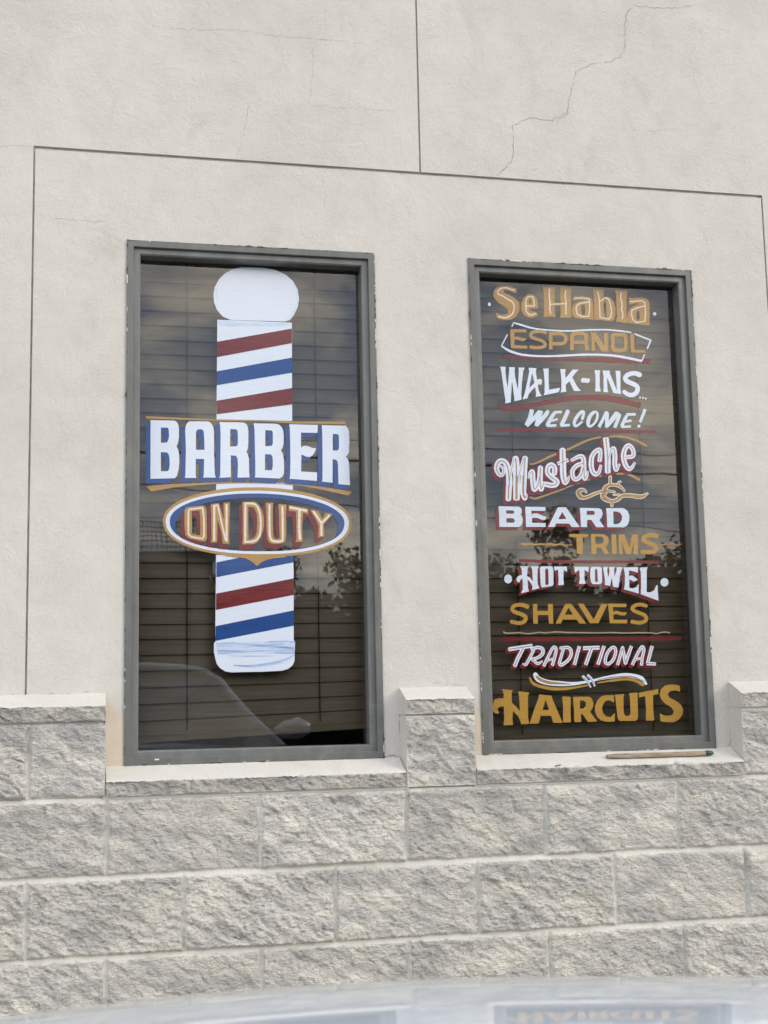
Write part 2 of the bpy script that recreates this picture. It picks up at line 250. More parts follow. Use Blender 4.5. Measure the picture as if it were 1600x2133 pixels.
LETTERS = {   # hand traced sign painting, outlines in tenths of a millimetre from each window's lower left corner
 'pole_globe': (1, [('white', '3369 14345 610 15 351 -42 322 -134 218 -189 131 -245 41 -270 -36 -252 -126 -277 -119 -148 -149 -55 -1544 -21 -63 3 -224 89 -23 20 -149 181 -83 218 -16 246 42 227 130 247 192 197 244 130'), ('mist', '3507 14312 73 5 260 -1 153 -7 129 -12 150 -30 226 -69 8 -8 -12 -5 -197 51 -125 23 -122 12 -143 8 -235 3 -249 -10 -330 -38 -4 8 8 6 262 46|4819 14011 8 3 7 -5 80 -149 37 -79 21 -62 18 -83 10 -88 2 -89 -9 -107 -23 -104 -37 -97 -59 -116 -62 -106 -39 -56 -41 -42 -40 -25 -58 -23 -9 10 4 8 74 33 32 26 36 45 45 68 50 87 56 116 34 94 16 70 8 78 1 96 -17 150 -10 43 -28 80 -108 209|2653 13804 5 1 1 -8 -45 -210 -5 -106 15 -97 33 -151 -5 -9 -49 166 -18 101 0 47 15 81')]),
 'pole_top': (1, [('white', '2619 12717 35 3 11 -3 689 5 10 -4 517 5 11 -4 78 4 96 -3 614 4 137 -3 0 -121 3 -14 -22 -2828 -89 -4 -10 4 -153 -4 -10 3 -156 -4 -11 3 -155 -4 -11 3 -155 -4 -10 4 -151 -4 -11 3 -154 -4 -11 3 -154 -4 -11 3 -153 -4 -11 4 -150 -4 -11 3 -153 -4 -10 3 -473 -3'), ('mist', '2633 12689 67 4 10 -3 63 3 11 -3 63 2 10 -3 64 3 10 -3 63 3 11 -4 63 3 11 -3 63 3 11 -3 63 2 11 -3 509 0 10 -3 1016 7 21 -5 -72 -33 -39 -13 -358 -52 -703 -15 -11 3 -166 -7 -366 -37 -71 -3 -361 54 -5 8'), ('red', '4794 12537 20 4 2 -7 -7 -435 -2193 -504 -19 1 3 29 1 327 4 11 2 90|4789 10740 23 3 2 -6 -7 -483 -2152 -348 -63 -7 2 398'), ('blue', '4806 11660 7 -4 3 -39 -3 -320 3 -18 0 -65 -13 -9 -2208 -449 3 321 4 11 0 75 9 9')]),
 'pole_mid': (1, [('white', '4038 7906 757 12 -1 -248 -5 -9 -2210 -31 -9 5 1 234 5 8')]),
 'pole_bottom': (1, [('white', '2562 5802 2228 8 -3 -393 3 -17 -18 -2092 -2241 24 0 302 3 16 1 296 3 17 1 295 4 17 1 297 3 17 1 297 4 17'), ('red', '4773 5129 20 2 1 -6 -5 -460 -5 -12 -2189 -414 -44 -5 7 457 8 8'), ('blue', '4001 5887 790 4 -4 -297 -2209 -429 -11 2 4 415 8 8|4774 4209 8 1 2 -4 -3 -435 -2250 -415 -1 95 7 108 4 193 5 24')]),
 'pole_cap': (1, [('white', '4709 3344 67 0 24 -24 9 -15 -14 -308 -4 -10 -3 -218 -54 -120 -121 -103 -12 -7 -176 -49 -512 -16 -11 -3 -801 -2 -14 -3 -108 2 -163 26 -148 93 -99 127 -43 159 -34 173 1 246 49 49 488 -9 17 -3 430 -5 14 3 126 -1 11 3 127 -1 10 3 127 -1 10 3 128 -1 10 3 124 -1 10 3'), ('mist', '4753 3323 27 1 5 -5 -4 -342 -5 -8 -928 8 -14 -3 -222 2 -14 -3 -688 2 -17 -3 -292 3 -5 5 -32 305 1 10 4 1 54 0 10 3 745 9 10 3 161 -1 10 3 161 -1 10 3 162 -2 10 3 162 -1 10 3 162 -2 11 4|4746 2930 9 0 16 -35 -122 -88 -83 -46 -70 -27 -128 -35 -169 -39 -141 -26 -251 -30 -143 -11 -140 -5 -106 8 -116 15 -255 41 -23 5 -2 4 5 20 3 2 395 -6 58 3 236 17 275 37 247 41 201 45 138 39'), ('sky', '4573 3342 54 1 156 -22 4 -2 1 -10 -4 -24 -5 -5 -249 23 -270 3 -10 -3 -86 0 -11 -3 -234 -4 -14 -4 -13 2 -5 7 1 4 14 4 272 28|2875 3312 138 0 55 -4 439 -52 161 -5 11 -4 154 -1 14 -4 320 3 310 27 4 -1 5 -14 -1 -10 -8 -4 -266 -39 -13 -5 573 -42 5 -5 -1 -31 -5 -18 -17 -1 -608 55 -244 16 -82 1 -11 4 -192 2 -13 -3 -103 1 -10 -3 -137 1 -5 5 5 9 41 -1 209 18 38 0 36 5 -12 5 -223 16 -402 38 -275 3 -153 -8 -60 0 -4 2 -1 10 1 14 4 1|2709 3236 42 1 99 -19 166 -42 11 -8 -15 -5 -169 36 -75 11 -78 1 -122 -26 -4 2 0 10 11 4 95 29|4706 3084 67 0 2 -21 -5 -5 -952 -6 -380 -26 -243 -11 -146 5 -197 16 -88 11 -156 13 -27 4 -1 8 1 27 7 5 336 -15 10 -3 381 -4 17 -4 24 3 229 -3 14 4 277 0 7 -1 7 -13 82 -1 14 3 100 -1 10 3 97 -1 10 3 93 -1 10 4|4778 3039 9 0 4 -11 2 -34 -3 -7 -188 -20 -117 -2 -224 24 -28 3 -5 6 0 17 5 5 249 -3 117 5|2834 3028 45 0 5 -28 -1 -10 -4 -1 -237 -4 -10 -3 -9 15 2 23 17 5|4759 2953 9 2 8 -15 -81 -58 -87 -54 -77 -33 -117 -39 -159 -42 -293 -58 -206 -27 -116 -9 -144 -1 -13 -4 -72 2 -133 12 -220 30 -16 8 1 10 4 2 262 -20 225 0 199 14 298 40 252 48 124 29 132 39 90 40|2902 2939 252 -5 14 -3 382 -5 17 -3 579 -4 9 -6 -5 -5 -268 0 -11 -3 -448 2 -13 4 -144 2 -10 3 -350 12 -4 1'), ('white', '4505 3312 14 1 18 -8 -25 -96 -8 -8 -17 4 -8 8|4594 3311 15 1 18 -4 1 -4 -22 -99 -4 -14 -4 -1 -28 8 -1 4|3731 3187 5 1 8 -8 2 -15 -27 -23 -28 -7 -123 -12 -348 -13 -13 -5 50 -9 133 -12 188 -2 168 8 271 21 45 -1 5 -8 -1 -11 -4 -1 -93 -3 -323 -23 -253 0 -102 8 -207 29 -51 1 -17 10 -187 26 -17 5 -2 4 5 13 7 2 204 -33 51 -1 273 14 54 0 267 17 34 7')]),
 'BARBER': (1, [('blue', '700 9669 671 5 65 -30 49 -74 21 -122 1 -246 -22 -162 -45 -116 49 -111 25 -118 3 -227 -20 -223 -42 -168 -53 -70 -144 -149 -644 -29 -17 -3 -20 0 -5 4 -7 1692|1822 9663 297 10 17 -3 204 5 81 -49 64 -94 25 -183 -2 -514 4 -18 -1 -147 4 -18 6 -389 13 -147 15 -37 2 121 4 18 6 956 -10 236 -26 109 143 146 693 4 85 -42 40 -81 18 -138 -2 -344 -16 -170 -47 -86 53 -80 24 -130 2 -356 19 -183 -138 -144 -11 -4 -194 -3 -17 -4 -139 0 13 95 5 333 -11 137 -49 73 -5 -7 -1 -327 6 -151 -141 -146 -330 -20 -1 12 23 56 0 53 -5 4 -124 -123 -359 -5 18 81 11 457 -9 6 -85 -2 -7 -2 -2 -7 0 -307 7 -66 14 -28 -1 -7 -135 -139 -333 -4 18 90 10 621 4 17 -1 168 -20 437 13 162 8 31 47 86 139 146|3660 9654 68 3 17 -3 574 3 95 -28 74 -74 35 -90 7 -42 10 -146 -6 -193 -23 -114 -60 -101 58 -99 27 -148 5 -291 -9 -135 -39 -96 -151 -152 -64 -50 -52 -2 -612 15 -66 3 -4 5 14 70 2 441 -3 17 1 134 -3 18 -10 683 -3 74 -23 149|4700 9648 79 4 18 -3 160 4 17 -3 157 4 18 -3 160 4 18 -3 218 2 5 -9 -4 -40 1 -80 131 125 330 1 18 -3 133 3 18 -3 134 4 79 -2 12 -9 56 -74 32 -108 2 -299 -20 -299 -31 -72 -61 -63 -2 -7 54 -60 32 -89 14 -247 2 -272 15 -168 -5 -12 -139 -138 -14 -3 -315 24 -25 5 -1 502 -3 78 -10 68 -5 6 -9 -463 -3 -11 -147 -142 -285 24 -21 5 -1 14 15 96 11 816 -3 18 3 494 -5 129 -6 7 -133 -133 -335 -2 -7 -2 -2 -10 -3 -218 5 -73 46 43 64 19 107 -16 124 -49 96 -2 6 -5 -35 -94 -65 -109 -149 -151 -86 -51 -110 6 -4 -3 -4 -288 5 -5 28 -3 415 -15 21 -4 1 -93 -4 -18 -3 -135 -148 -146 -780 48 -24 5 19 92 4 67 6 227 4 18 2 167 -3 17 1 480 -3 18 1 157 -3 17 -2 182 -3 61 -20 99|1001 9318 -5 -9 1 -290 8 -5 71 9 8 12 4 24 -5 193 -30 62|2983 9322 -6 -8 -4 -360 8 -5 73 5 5 9 1 180 -7 131 -38 45|1998 9292 -5 -8 0 -446 8 -5 89 2 5 8 0 109 -10 197 -13 87 -7 18 -43 36|4003 9312 -6 -9 -2 -316 8 -5 67 5 5 9 3 259 -32 53|5995 9243 -11 -335 5 -5 40 -3 5 6 1 28 -4 18 0 241 -29 47|999 8602 -5 -12 5 -392 8 -5 95 1 8 19 -3 35 -1 167 -18 111 -4 15 -47 55|3990 8601 -5 -8 -1 -113 -4 -18 -1 -184 8 -5 74 2 5 5 4 28 -6 223 -43 65'), ('white', '702 9669 669 5 65 -30 49 -74 21 -122 1 -246 -22 -162 -45 -116 49 -111 25 -118 3 -230 -20 -220 -38 -158 -6 -14 -59 -74 -646 -29 -17 -4 -20 0 -5 5|1822 9663 297 10 17 -3 204 5 81 -49 64 -94 25 -183 -2 -514 4 -18 -1 -147 4 -18 6 -389 13 -147 23 -69 -1 -12 -360 -5 18 81 11 458 -8 5 -223 -4 -7 -2 -2 -7 0 -447 7 -66 13 -31 -332 -6 18 91 11 621 3 18 0 168 -20 459 13 141 8 31 47 86|2665 9664 107 4 18 -3 571 4 80 -38 8 -7 37 -78 18 -138 -2 -347 -16 -167 -47 -86 53 -80 24 -130 1 -352 18 -190 -201 -5 -18 -4 -138 0 12 91 1 165 4 18 0 151 -10 141 -49 73 -135 9 -7 -2 -2 -10 -2 -478 3 -18 1 -133 -207 -16 -126 -4 1 11 23 56 1 95 3 17 11 1102 -10 240|3662 9654 66 3 17 -3 571 4 95 -27 77 -77 38 -99 4 -32 10 -146 -6 -193 -23 -114 -60 -101 58 -99 27 -148 5 -298 -9 -128 -37 -92 -75 -62 -53 -2 -682 19 13 74 3 440 -3 18 1 134 -4 18 -9 680 -3 79 -20 120|4701 9649 78 3 18 -3 160 4 17 -3 157 4 18 -3 339 5 61 -4 -4 -162 -7 -75 -71 -4 -18 3 -146 -3 -18 3 -146 -3 -25 3 -61 -2 -5 -9 -1 -368 5 -76 7 3 39 43 64 19 107 -16 124 -49 96 -2 6 -5 -35 -94 -66 -110 -86 -55 -36 -1 -74 6 -103 50 -42 8 -4 -195 -4 -18 -3 -281 5 -5 28 -3 415 -15 21 -4 1 -93 -4 -18 -3 -135 -18 -2 -768 48 -24 5 20 92 4 67 6 228 4 17 2 167 -4 18 2 481 -3 17 1 158 -3 17 -2 182 -3 61|5674 9648 716 2 12 -9 56 -74 32 -111 2 -296 -14 -191 -2 -76 -5 -36 -30 -68 -68 -63 10 -18 49 -49 32 -89 14 -247 2 -272 13 -175 -326 22 -25 5 2 246 -3 18 -2 318 -18 104 -53 42 -22 4 -57 3 -9 -6 -12 -689 -222 16 -88 11 -2 14 16 97 11 817 -3 18 3 495 -11 212|1001 9461 -6 -9 2 -433 8 -5 146 14 17 5 31 43 25 123 -5 196 -31 63 -38 3|2987 9468 -5 -5 -4 -89 -5 -420 4 -5 18 0 174 15 29 76 2 248 -8 134 -42 43|2067 9438 -46 -23 -28 -68 0 -509 8 -5 230 5 5 8 -3 246 -10 201 -14 91 -11 19 -41 33|4004 9461 -5 -9 -4 -465 5 -5 17 0 166 15 34 66 2 341 -32 50|6004 9399 -5 -6 -5 -86 -10 -399 5 -5 22 -3 104 -1 41 24 23 72 -2 345 -36 54|999 8748 -5 -12 5 -538 8 -5 176 4 38 36 24 118 -3 209 -22 122 -51 59|3991 8747 -5 -9 -7 -460 8 -5 189 5 26 54 5 35 5 163 -7 149 -46 64 -31 3')]),
 'gold_bands': (1, [('gold', '558 9784 28 3 10 -4 417 -6 79 -5 1352 -27 79 -5 859 -3 10 -3 102 3 10 -3 102 2 10 -3 102 3 11 -4 101 3 11 -3 882 12 18 -3 1644 35 8 -1 1 -7 -9 -69 -5 -6 -1576 -19 -897 38 -1387 -11 -11 3 -881 2 -10 3 -100 -3 -119 4 -103 -3 -10 4 -99 -3 -119 4 -102 -3 -10 3 -99 -2 -119 4 -101 -3 -58 3|2954 7903 341 7 14 -4 619 3 11 -3 515 -6 10 -4 74 2 70 -6 177 -5 792 -59 964 -142 9 -5 -32 -34 -94 -84 -830 176 -676 108 -443 35 -95 -1 -11 3 -94 -1 -11 3 -95 -1 -10 3 -95 -1 -115 5 -665 -3 -21 3 -714 -36 -614 -62 -605 -71 -598 -123 -150 151 -1 4 13 5 722 66 282 15 10 4 225 10 10 4 301 15 164 13')]),
 'oval': (1, [('gold', '3417 7763 454 8 189 -4 312 -17 316 -31 288 -41 318 -64 276 -74 244 -85 117 -50 99 -49 113 -64 64 -42 104 -81 72 -72 43 -54 39 -60 27 -60 17 -57 10 -67 -1 -89 -8 -64 -17 -67 -22 -60 -44 -82 -47 -64 -92 -94 -50 -41 -77 -54 -134 -77 -124 -58 -117 -46 -249 -78 -163 -40 -138 -29 -165 -28 -211 -29 -288 -26 -8 -5 -20 -26 -314 -33 -205 -43 -153 -66 -111 -91 -42 -21 -11 5 -58 62 -99 75 -148 75 -560 69 -15 5 -6 14 -10 4 -276 34 -276 51 -164 38 -145 40 -106 34 -152 58 -91 40 -135 72 -95 61 -78 60 -69 66 -42 51 -55 82 -30 65 -28 96 -10 83 -1 82 11 69 20 62 37 73 47 66 65 71 53 47 96 71 84 53 92 50 105 49 123 51 153 54 120 36 136 37 182 41 296 54 359 44 211 17|3432 7585 -357 -22 -297 -32 -330 -53 -254 -57 -259 -76 -99 -36 -119 -50 -126 -63 -54 -32 -82 -57 -57 -48 -49 -50 -49 -69 -21 -38 -20 -63 -7 -41 3 -113 11 -52 27 -72 41 -68 55 -67 44 -40 63 -50 85 -55 75 -41 179 -78 139 -47 143 -40 245 -55 318 -50 325 -33 334 -20 407 -8 497 5 233 12 196 15 337 40 296 54 255 65 178 61 82 33 97 47 79 44 86 60 47 39 63 65 50 71 26 54 27 95 5 32 1 89 -11 53 -13 39 -24 49 -49 67 -33 37 -59 52 -120 83 -163 85 -184 73 -216 68 -233 58 -264 50 -278 38 -295 28 -318 17 -206 4'), ('white', '3469 7665 339 7 297 -7 336 -20 274 -28 306 -45 282 -57 255 -67 184 -62 159 -65 117 -57 88 -51 131 -93 72 -68 39 -46 37 -56 24 -49 14 -39 14 -71 -1 -96 -5 -32 -16 -70 -15 -43 -30 -60 -55 -79 -29 -33 -73 -67 -75 -56 -69 -43 -114 -61 -97 -42 -221 -79 -198 -53 -131 -30 -317 -53 -285 -33 -248 -19 -265 -11 -558 -2 -400 12 -292 20 -305 33 -344 57 -248 58 -150 44 -142 51 -108 45 -108 54 -78 46 -79 55 -65 55 -60 65 -40 54 -36 65 -25 69 -14 68 -4 120 8 49 20 62 23 48 57 80 62 64 80 65 69 47 84 49 99 50 115 50 147 54 259 76 288 64 337 53 356 37|3432 7585 -357 -22 -297 -32 -330 -53 -254 -57 -259 -76 -99 -36 -119 -50 -126 -63 -54 -32 -82 -57 -57 -48 -49 -50 -49 -69 -21 -38 -20 -63 -7 -41 3 -113 11 -52 27 -72 41 -68 55 -67 44 -40 63 -50 85 -55 75 -41 179 -78 139 -47 143 -40 245 -55 318 -50 325 -33 334 -20 407 -8 497 5 233 12 196 15 337 40 296 54 255 65 178 61 82 33 97 47 79 44 86 60 47 39 63 65 50 71 26 54 27 95 5 32 1 89 -11 53 -13 39 -24 49 -49 67 -33 37 -59 52 -120 83 -163 85 -184 73 -216 68 -233 58 -264 50 -278 38 -295 28 -318 17 -206 4'), ('blue', '3430 7584 405 7 206 -4 318 -17 295 -28 278 -38 264 -50 233 -58 216 -68 184 -73 163 -85 120 -83 59 -52 33 -37 49 -67 24 -49 13 -39 11 -53 -1 -89 -5 -32 -27 -95 -37 -71 -62 -80 -90 -80 -83 -58 -43 -23 -3 3 2 3 42 46 47 64 24 45 23 57 21 103 1 71 -7 49 -14 49 -21 46 -38 61 -44 52 -55 50 -119 86 -89 51 -91 45 -194 77 -223 68 -246 58 -309 52 -348 38 -300 17 -195 5 -469 -10 -239 -17 -252 -28 -200 -31 -240 -48 -189 -48 -191 -61 -208 -87 -126 -69 -108 -77 -88 -83 -31 -40 -31 -49 -30 -76 -11 -58 0 -66 11 -82 30 -89 31 -55 38 -51 0 -5 -4 0 -57 41 -54 47 -52 60 -33 48 -24 44 -24 65 -14 89 0 76 7 41 20 63 21 38 49 69 48 49 58 49 55 39 78 48 91 48 157 67 225 76 260 67 251 48 268 39 342 33')]),
 'ON_DUTY': (1, [('red', '3595 7348 75 2 63 -32 75 -75 69 -123 6 42 110 164 81 2 140 -7 1 -28 -15 -120 -3 -298 4 -17 -1 -416 24 -133 46 -36 5 5 1 46 -3 14 -7 419 -3 10 -2 207 -16 144 29 49 86 125 249 -19 -12 -99 4 -1 12 12 49 76 14 4 545 -96 5 -5 4 -92 51 72 7 4 251 -64 8 -8 92 -191 116 162 28 -3 160 -34 5 -8 -111 -165 -153 -176 16 -303 -113 -169 -11 -8 -174 -32 19 316 -54 165 -166 287 -8 6 -26 -31 -49 -76 -7 -1 -39 18 -5 -5 -13 -152 0 -351 3 -84 30 -45 -1 -10 -111 -163 -155 -8 -86 1 33 98 -2 511 -3 14 -4 263 -5 5 -165 11 -5 -4 -1 -88 3 -17 0 -371 -20 -196 -112 -170 -74 -87 -94 -25 -206 -1 -114 41 -46 109 -12 223 -11 119 -49 -137 -203 -303 -14 -14 -119 -51 -310 -8 -5 5 0 20 14 115 5 781 -13 313 110 166|2941 7322 15 1 2 -7 -12 -481 -4 -17 -1 -125 -3 -18 -2 -537 6 -24 -4 -10 -101 -150 -75 6 -127 18 -28 269 -4 28 -8 13 -3 -127 -104 -158 -13 -3 -167 31 12 56 0 275 -3 18 -3 435 -13 253 0 24 5 11 107 161 209 28 24 0 5 -5 31 -117 5 -4 94 138|2155 7215 36 2 69 -38 27 -83 14 -437 3 -13 -2 -387 -65 -114 -55 -81 -7 -4 -201 55 -139 47 -115 48 -139 71 -7 8 -4 24 -14 130 1 472 111 174 49 64 13 11|3487 7027 -2 -587 3 -17 -1 -170 5 -9 115 33 11 28 6 188 3 14 1 153 -13 189 -52 122 -68 54|1955 6902 -78 -7 -5 -5 6 -482 5 -5 115 -28 5 2 4 21 -6 380 -25 117 -8 8'), ('gold', '3595 7348 75 2 66 -34 73 -74 82 -149 45 -199 6 -140 -1 -38 -26 -200 -64 -195 -109 -157 -119 -51 -311 -9 -5 5 0 21 14 115 5 782 -9 164 -3 147|2941 7322 15 1 2 -7 -12 -481 -4 -17 -1 -125 -3 -18 -2 -537 5 -27 -131 8 -62 8 -4 17 -30 294 -103 370 -7 14 -11 -658 -5 -5 -38 -4 -143 -2 22 103 -2 550 -3 14 0 163 -9 170 -2 111 209 28 21 0 7 -3 121 -445 11 -28 -3 483 5 6 17 3|3993 7325 171 0 46 -3 5 -5 -15 -144 -3 -298 4 -17 -1 -416 24 -133 43 -35 49 -7 27 1 43 21 5 8 -17 847 -15 143 5 6 10 0 235 -20 -25 -187 -2 -260 3 -17 0 -371 -16 -172 -6 -29 -58 -72 -20 -15 -87 -22 -206 -2 -111 39 -7 8 -11 24 -31 80 -22 324 -3 538 -15 158|4665 7263 32 -2 528 -94 7 -116 -3 -65 -140 62 -5 -2 -4 -28 -25 -338 -3 -197 3 -14 1 -224 31 -49 -2 -4 -151 -9 -86 1 33 98 -1 512 -4 14 -4 264 -5 5 -204 13|2155 7215 36 2 69 -38 28 -87 13 -433 3 -13 -1 -384 -38 -72 -8 -5 -99 -1 -385 92 -81 82 -28 248 0 472 56 78 10 8|3554 7198 -42 -3 -20 -4 -6 -5 -1 -746 3 -17 -1 -170 5 -9 115 33 76 59 48 141 5 184 4 14 1 154 -14 188 -54 126 -74 56|5284 7147 258 -64 97 -199 116 162 32 -2 156 -34 5 -4 -267 -310 20 -303 -1 -35 -9 -8 -174 -32 20 317 -55 165 -181 312|2064 7070 -167 -15 -20 -4 -5 -5 -1 -245 4 -18 3 -375 5 -5 132 -33 89 -14 5 5 4 190 3 14 -6 380 -25 117 -7 9'), ('cream', '3391 7318 206 4 62 -11 43 -18 57 -57 46 -78 30 -84 21 -97 20 -168 -1 -181 -16 -150 -22 -105 -35 -77 -36 -50 -25 -25 -31 -24 -28 -14 -86 -22 -197 -18 -32 3 -5 5 11 1152 1 8|2835 7269 52 2 5 -5 -4 -1080 -5 -5 -48 0 -5 5 -2 23 -17 1 -5 7 -207 945 -10 41 -5 5 -31 -4 -11 -8 -7 -998 -5 -5 -51 0 -5 12 6 1014 12 15 17 5 113 18 5 -5 190 -862 11 -32|4073 7277 56 -1 5 -5 -8 -533 4 -21 -2 -192 6 -118 10 -70 14 -52 21 -30 21 -13 56 -14 129 -3 56 16 4 14 5 46 4 405 -3 18 2 224 -3 17 -1 257 5 5 28 4 21 0 5 -5 2 -169 4 -14 -2 -158 3 -14 -2 -546 -12 -104 -8 -23 -25 -20 -31 -2 -63 -14 -77 0 -80 11 -35 10 -29 15 -26 22 -28 47 -21 94 -10 108 1 94 -3 14|3437 7262 -3 -175 -4 -17 -5 -759 -3 -14 -1 -83 6 -9 31 0 117 12 80 18 42 24 29 30 21 28 35 73 15 63 18 164 5 136 -10 129 -16 112 -14 62 -24 67 -21 41 -28 43 -35 34 -38 15 -83 9|4689 7228 524 -100 -15 -63 -169 31 -15 -2 -6 -172 -4 -14 -6 -271 5 -151 18 -224 -1 -14 -11 -4 -57 -3 -4 28 -15 213 -6 155 16 471 -16 7 -252 49|2161 7174 12 1 18 -15 27 -100 25 -263 -1 -473 -57 -81 -17 -7 -326 56 -13 7 -76 87 -1 196 -3 17 0 446 2 3 15 4 -11 13 26 40 14 17 27 8|2119 7119 -287 -38 -10 -4 -24 -35 2 -635 59 -67 292 -53 14 11 29 43 1 442 -24 263 -22 74|5396 7113 8 -2 15 -19 204 -302 18 10 209 198 19 -14 19 -25 -238 -232 -6 -348 -5 -9 -50 0 -5 5 4 355 -235 347 5 9')]),
 'Se_Habla': (2, [('gold', '1364 14208 40 3 112 -22 76 -40 105 -2 1 -15 -34 -153 -180 67 -162 27 -50 -30 3 -50 9 -20 111 -31 154 -70 148 -107 66 -116 -2 -149 -14 -50 -26 -85 -74 -106 -19 -20 -109 -82 -144 -41 -186 -1 -137 37 -14 8 -34 78 -19 90 11 2 145 -46 73 -4 50 2 98 32 31 78 -14 64 -8 13 -73 71 -169 87 -108 89 -31 35 -55 100 3 103 42 109 72 68 21 17 141 46|2528 14234 79 6 358 0 -34 -113 -15 -374 6 -6 114 -2 63 3 6 6 12 393 -11 89 64 5 16 -3 293 8 -24 -522 3 -20 -10 -250 11 -169 -380 -17 -1 19 15 82 12 281 -2 7 -8 2 -170 -10 -16 -265 27 -88 -1 -7 -401 -18 14 89 19 518 -6 231|4190 14234 180 11 20 -3 181 7 -28 -122 -3 -62 6 -84 118 41 111 -31 16 -10 88 -122 53 -176 -10 -195 -48 -157 -66 -100 -606 25 16 572 -9 256 -18 115|4931 14235 154 10 16 -3 153 7 93 -1 0 -51 -32 -247 -27 -391 15 -186 6 -8 7 21 11 124 87 156 144 105 156 44 4 5 -54 34 -283 -69 0 39 19 184 410 21 162 -12 92 -64 22 -132 -37 -688 -692 55 -41 73 3 -58 -7 -13 -300 22 -80 9 32 122 4 85 -5 661|2125 13980 14 2 109 -26 94 -100 32 -132 -6 -154 18 -38 -65 -8 -233 -16 8 -58 58 -25 78 6 76 -39 62 -48 -16 -16 -69 -50 -119 -52 -136 11 -116 53 -66 104 -31 139 2 35 20 127 72 152 106 98|3775 13978 66 5 202 -10 100 -47 33 -115 4 -35 6 -220 -4 -93 3 -116 -6 -89 -44 -3 -491 13 -113 50 -11 10 -53 119 22 151 6 23 9 12 85 114 16 15 153 62 144 15 5 6 -20 24 -95 3 -71 -3 -180 -35 -6 9 29 106 10 13|2086 13810 -7 -135 6 -5 46 -2 6 6 6 35 7 92 -17 9|4594 13890 -16 -5 -10 -9 -26 -118 -19 -249 35 -130 56 -34 6 281 -8 260 -6 5|3881 13729 -97 -40 -10 -205 48 -79 80 -17 7 9 5 209 -16 115 -5 10|5708 13610 -68 -43 -9 -12 -16 -156 29 -89 9 -9 40 7 19 9 17 176 -12 101'), ('cream', '1269 14157 99 6 31 -6 111 -39 108 -16 17 -7 -1 -16 -9 -16 -12 -2 -116 18 -127 42 -23 3 -58 -2 -51 -11 -66 -30 -50 -38 -27 -40 -5 -30 7 -19 16 -16 111 -31 163 -104 99 -43 34 -21 32 -31 28 -40 18 -38 14 -45 2 -76 -10 -46 -38 -109 -34 -56 -51 -46 -72 -46 -59 -26 -59 -15 -34 -1 -50 5 -142 33 -9 8 10 31 180 -36 58 3 35 10 79 37 51 36 33 32 21 33 34 86 14 54 6 46 -7 45 -11 30 -29 52 -26 29 -28 19 -118 54 -136 91 -30 14 -96 23 -19 14 -16 20 -11 30 1 31 5 19 24 39 34 34 32 24 47 25|2746 14179 39 4 5 -5 -16 -132 -4 -104 13 -173 -2 -61 5 -6 439 36 43 8 4 42 -21 157 3 85 27 129 12 3 24 -5 1 -15 -25 -129 -2 -46 24 -196 -3 -62 -16 -112 0 -223 -31 -7 -10 5 -3 123 5 127 11 62 0 16 -5 5 -439 -36 -43 -7 -7 -131 13 -145 -6 -9 -35 -3 -16 143 9 239 -13 172 6 131|4353 14172 18 1 5 -11 35 -200 3 -86 189 124 107 -35 12 -12 61 -168 27 -224 -35 -199 -77 -93 -306 43 -16 13 4 302 -5 317 -39 208 1 16|5126 14178 32 4 6 -6 -21 -114 -8 -70 7 -51 22 -80 10 -58 -2 -59 -20 -90 -3 -43 25 -57 11 -42 -9 -98 -16 -86 -6 -19 -5 -3 -28 0 -6 9 27 137 2 54 -35 99 2 47 20 91 3 54 -33 139 -6 54 7 74|2069 13916 115 0 31 -3 8 -9 38 -151 13 -153 -8 -12 -13 -6 -265 -2 4 -149 15 -23 73 -78 106 9 103 48 12 -23 -2 -8 -107 -51 -121 -14 -12 4 -101 119 -11 229 24 173 9 16|2077 13879 -70 -69 -21 -139 -1 -53 180 -2 70 5 -9 122 -32 133 -27 4|3575 13938 308 16 182 -19 16 -11 11 -245 -42 -310 -9 -28 -14 -6 -68 -7 -167 -11 -156 59 -12 12 -32 195 46 126 11 12 160 74 236 33 -1 70 -186 20 -255 -12 -25 -28 -23 10 -5 6|4601 13957 -165 -112 -8 -2 -11 10 -2 -4 4 -255 -6 -221 5 -23 8 -4 258 -38 47 56 10 20 28 167 -13 147 -10 73 -57 157 -64 25|5800 13957 15 2 12 -4 106 -54 6 -8 17 -316 -45 -298 -10 -22 -25 -8 -289 -48 -109 94 -41 170 16 152 14 13 186 87 244 72 9 12 -6 71 -95 48 -290 -41 -40 -2 -53 7 5 28 9 7 52 -6|4003 13785 -180 -24 -150 -70 -42 -110 30 -172 149 -57 183 16 16 7 7 19 35 264 2 51 -6 77|5894 13751 -239 -73 -149 -69 -18 -14 -14 -113 37 -158 5 -12 77 -67 28 -3 237 41 13 6 12 59 33 239 -9 160 -5 5'), ('white', '782 13646 21 3 19 -8 15 -19 5 -15 -6 -42 -16 -20 -21 -10 -19 0 -17 7 -14 19 -4 15 6 42 13 17|6220 13581 39 3 22 -12 14 -22 -1 -32 -5 -12 -15 -18 -21 -12 -32 -2 -12 4 -18 12 -10 19 1 32 5 12 14 18')]),
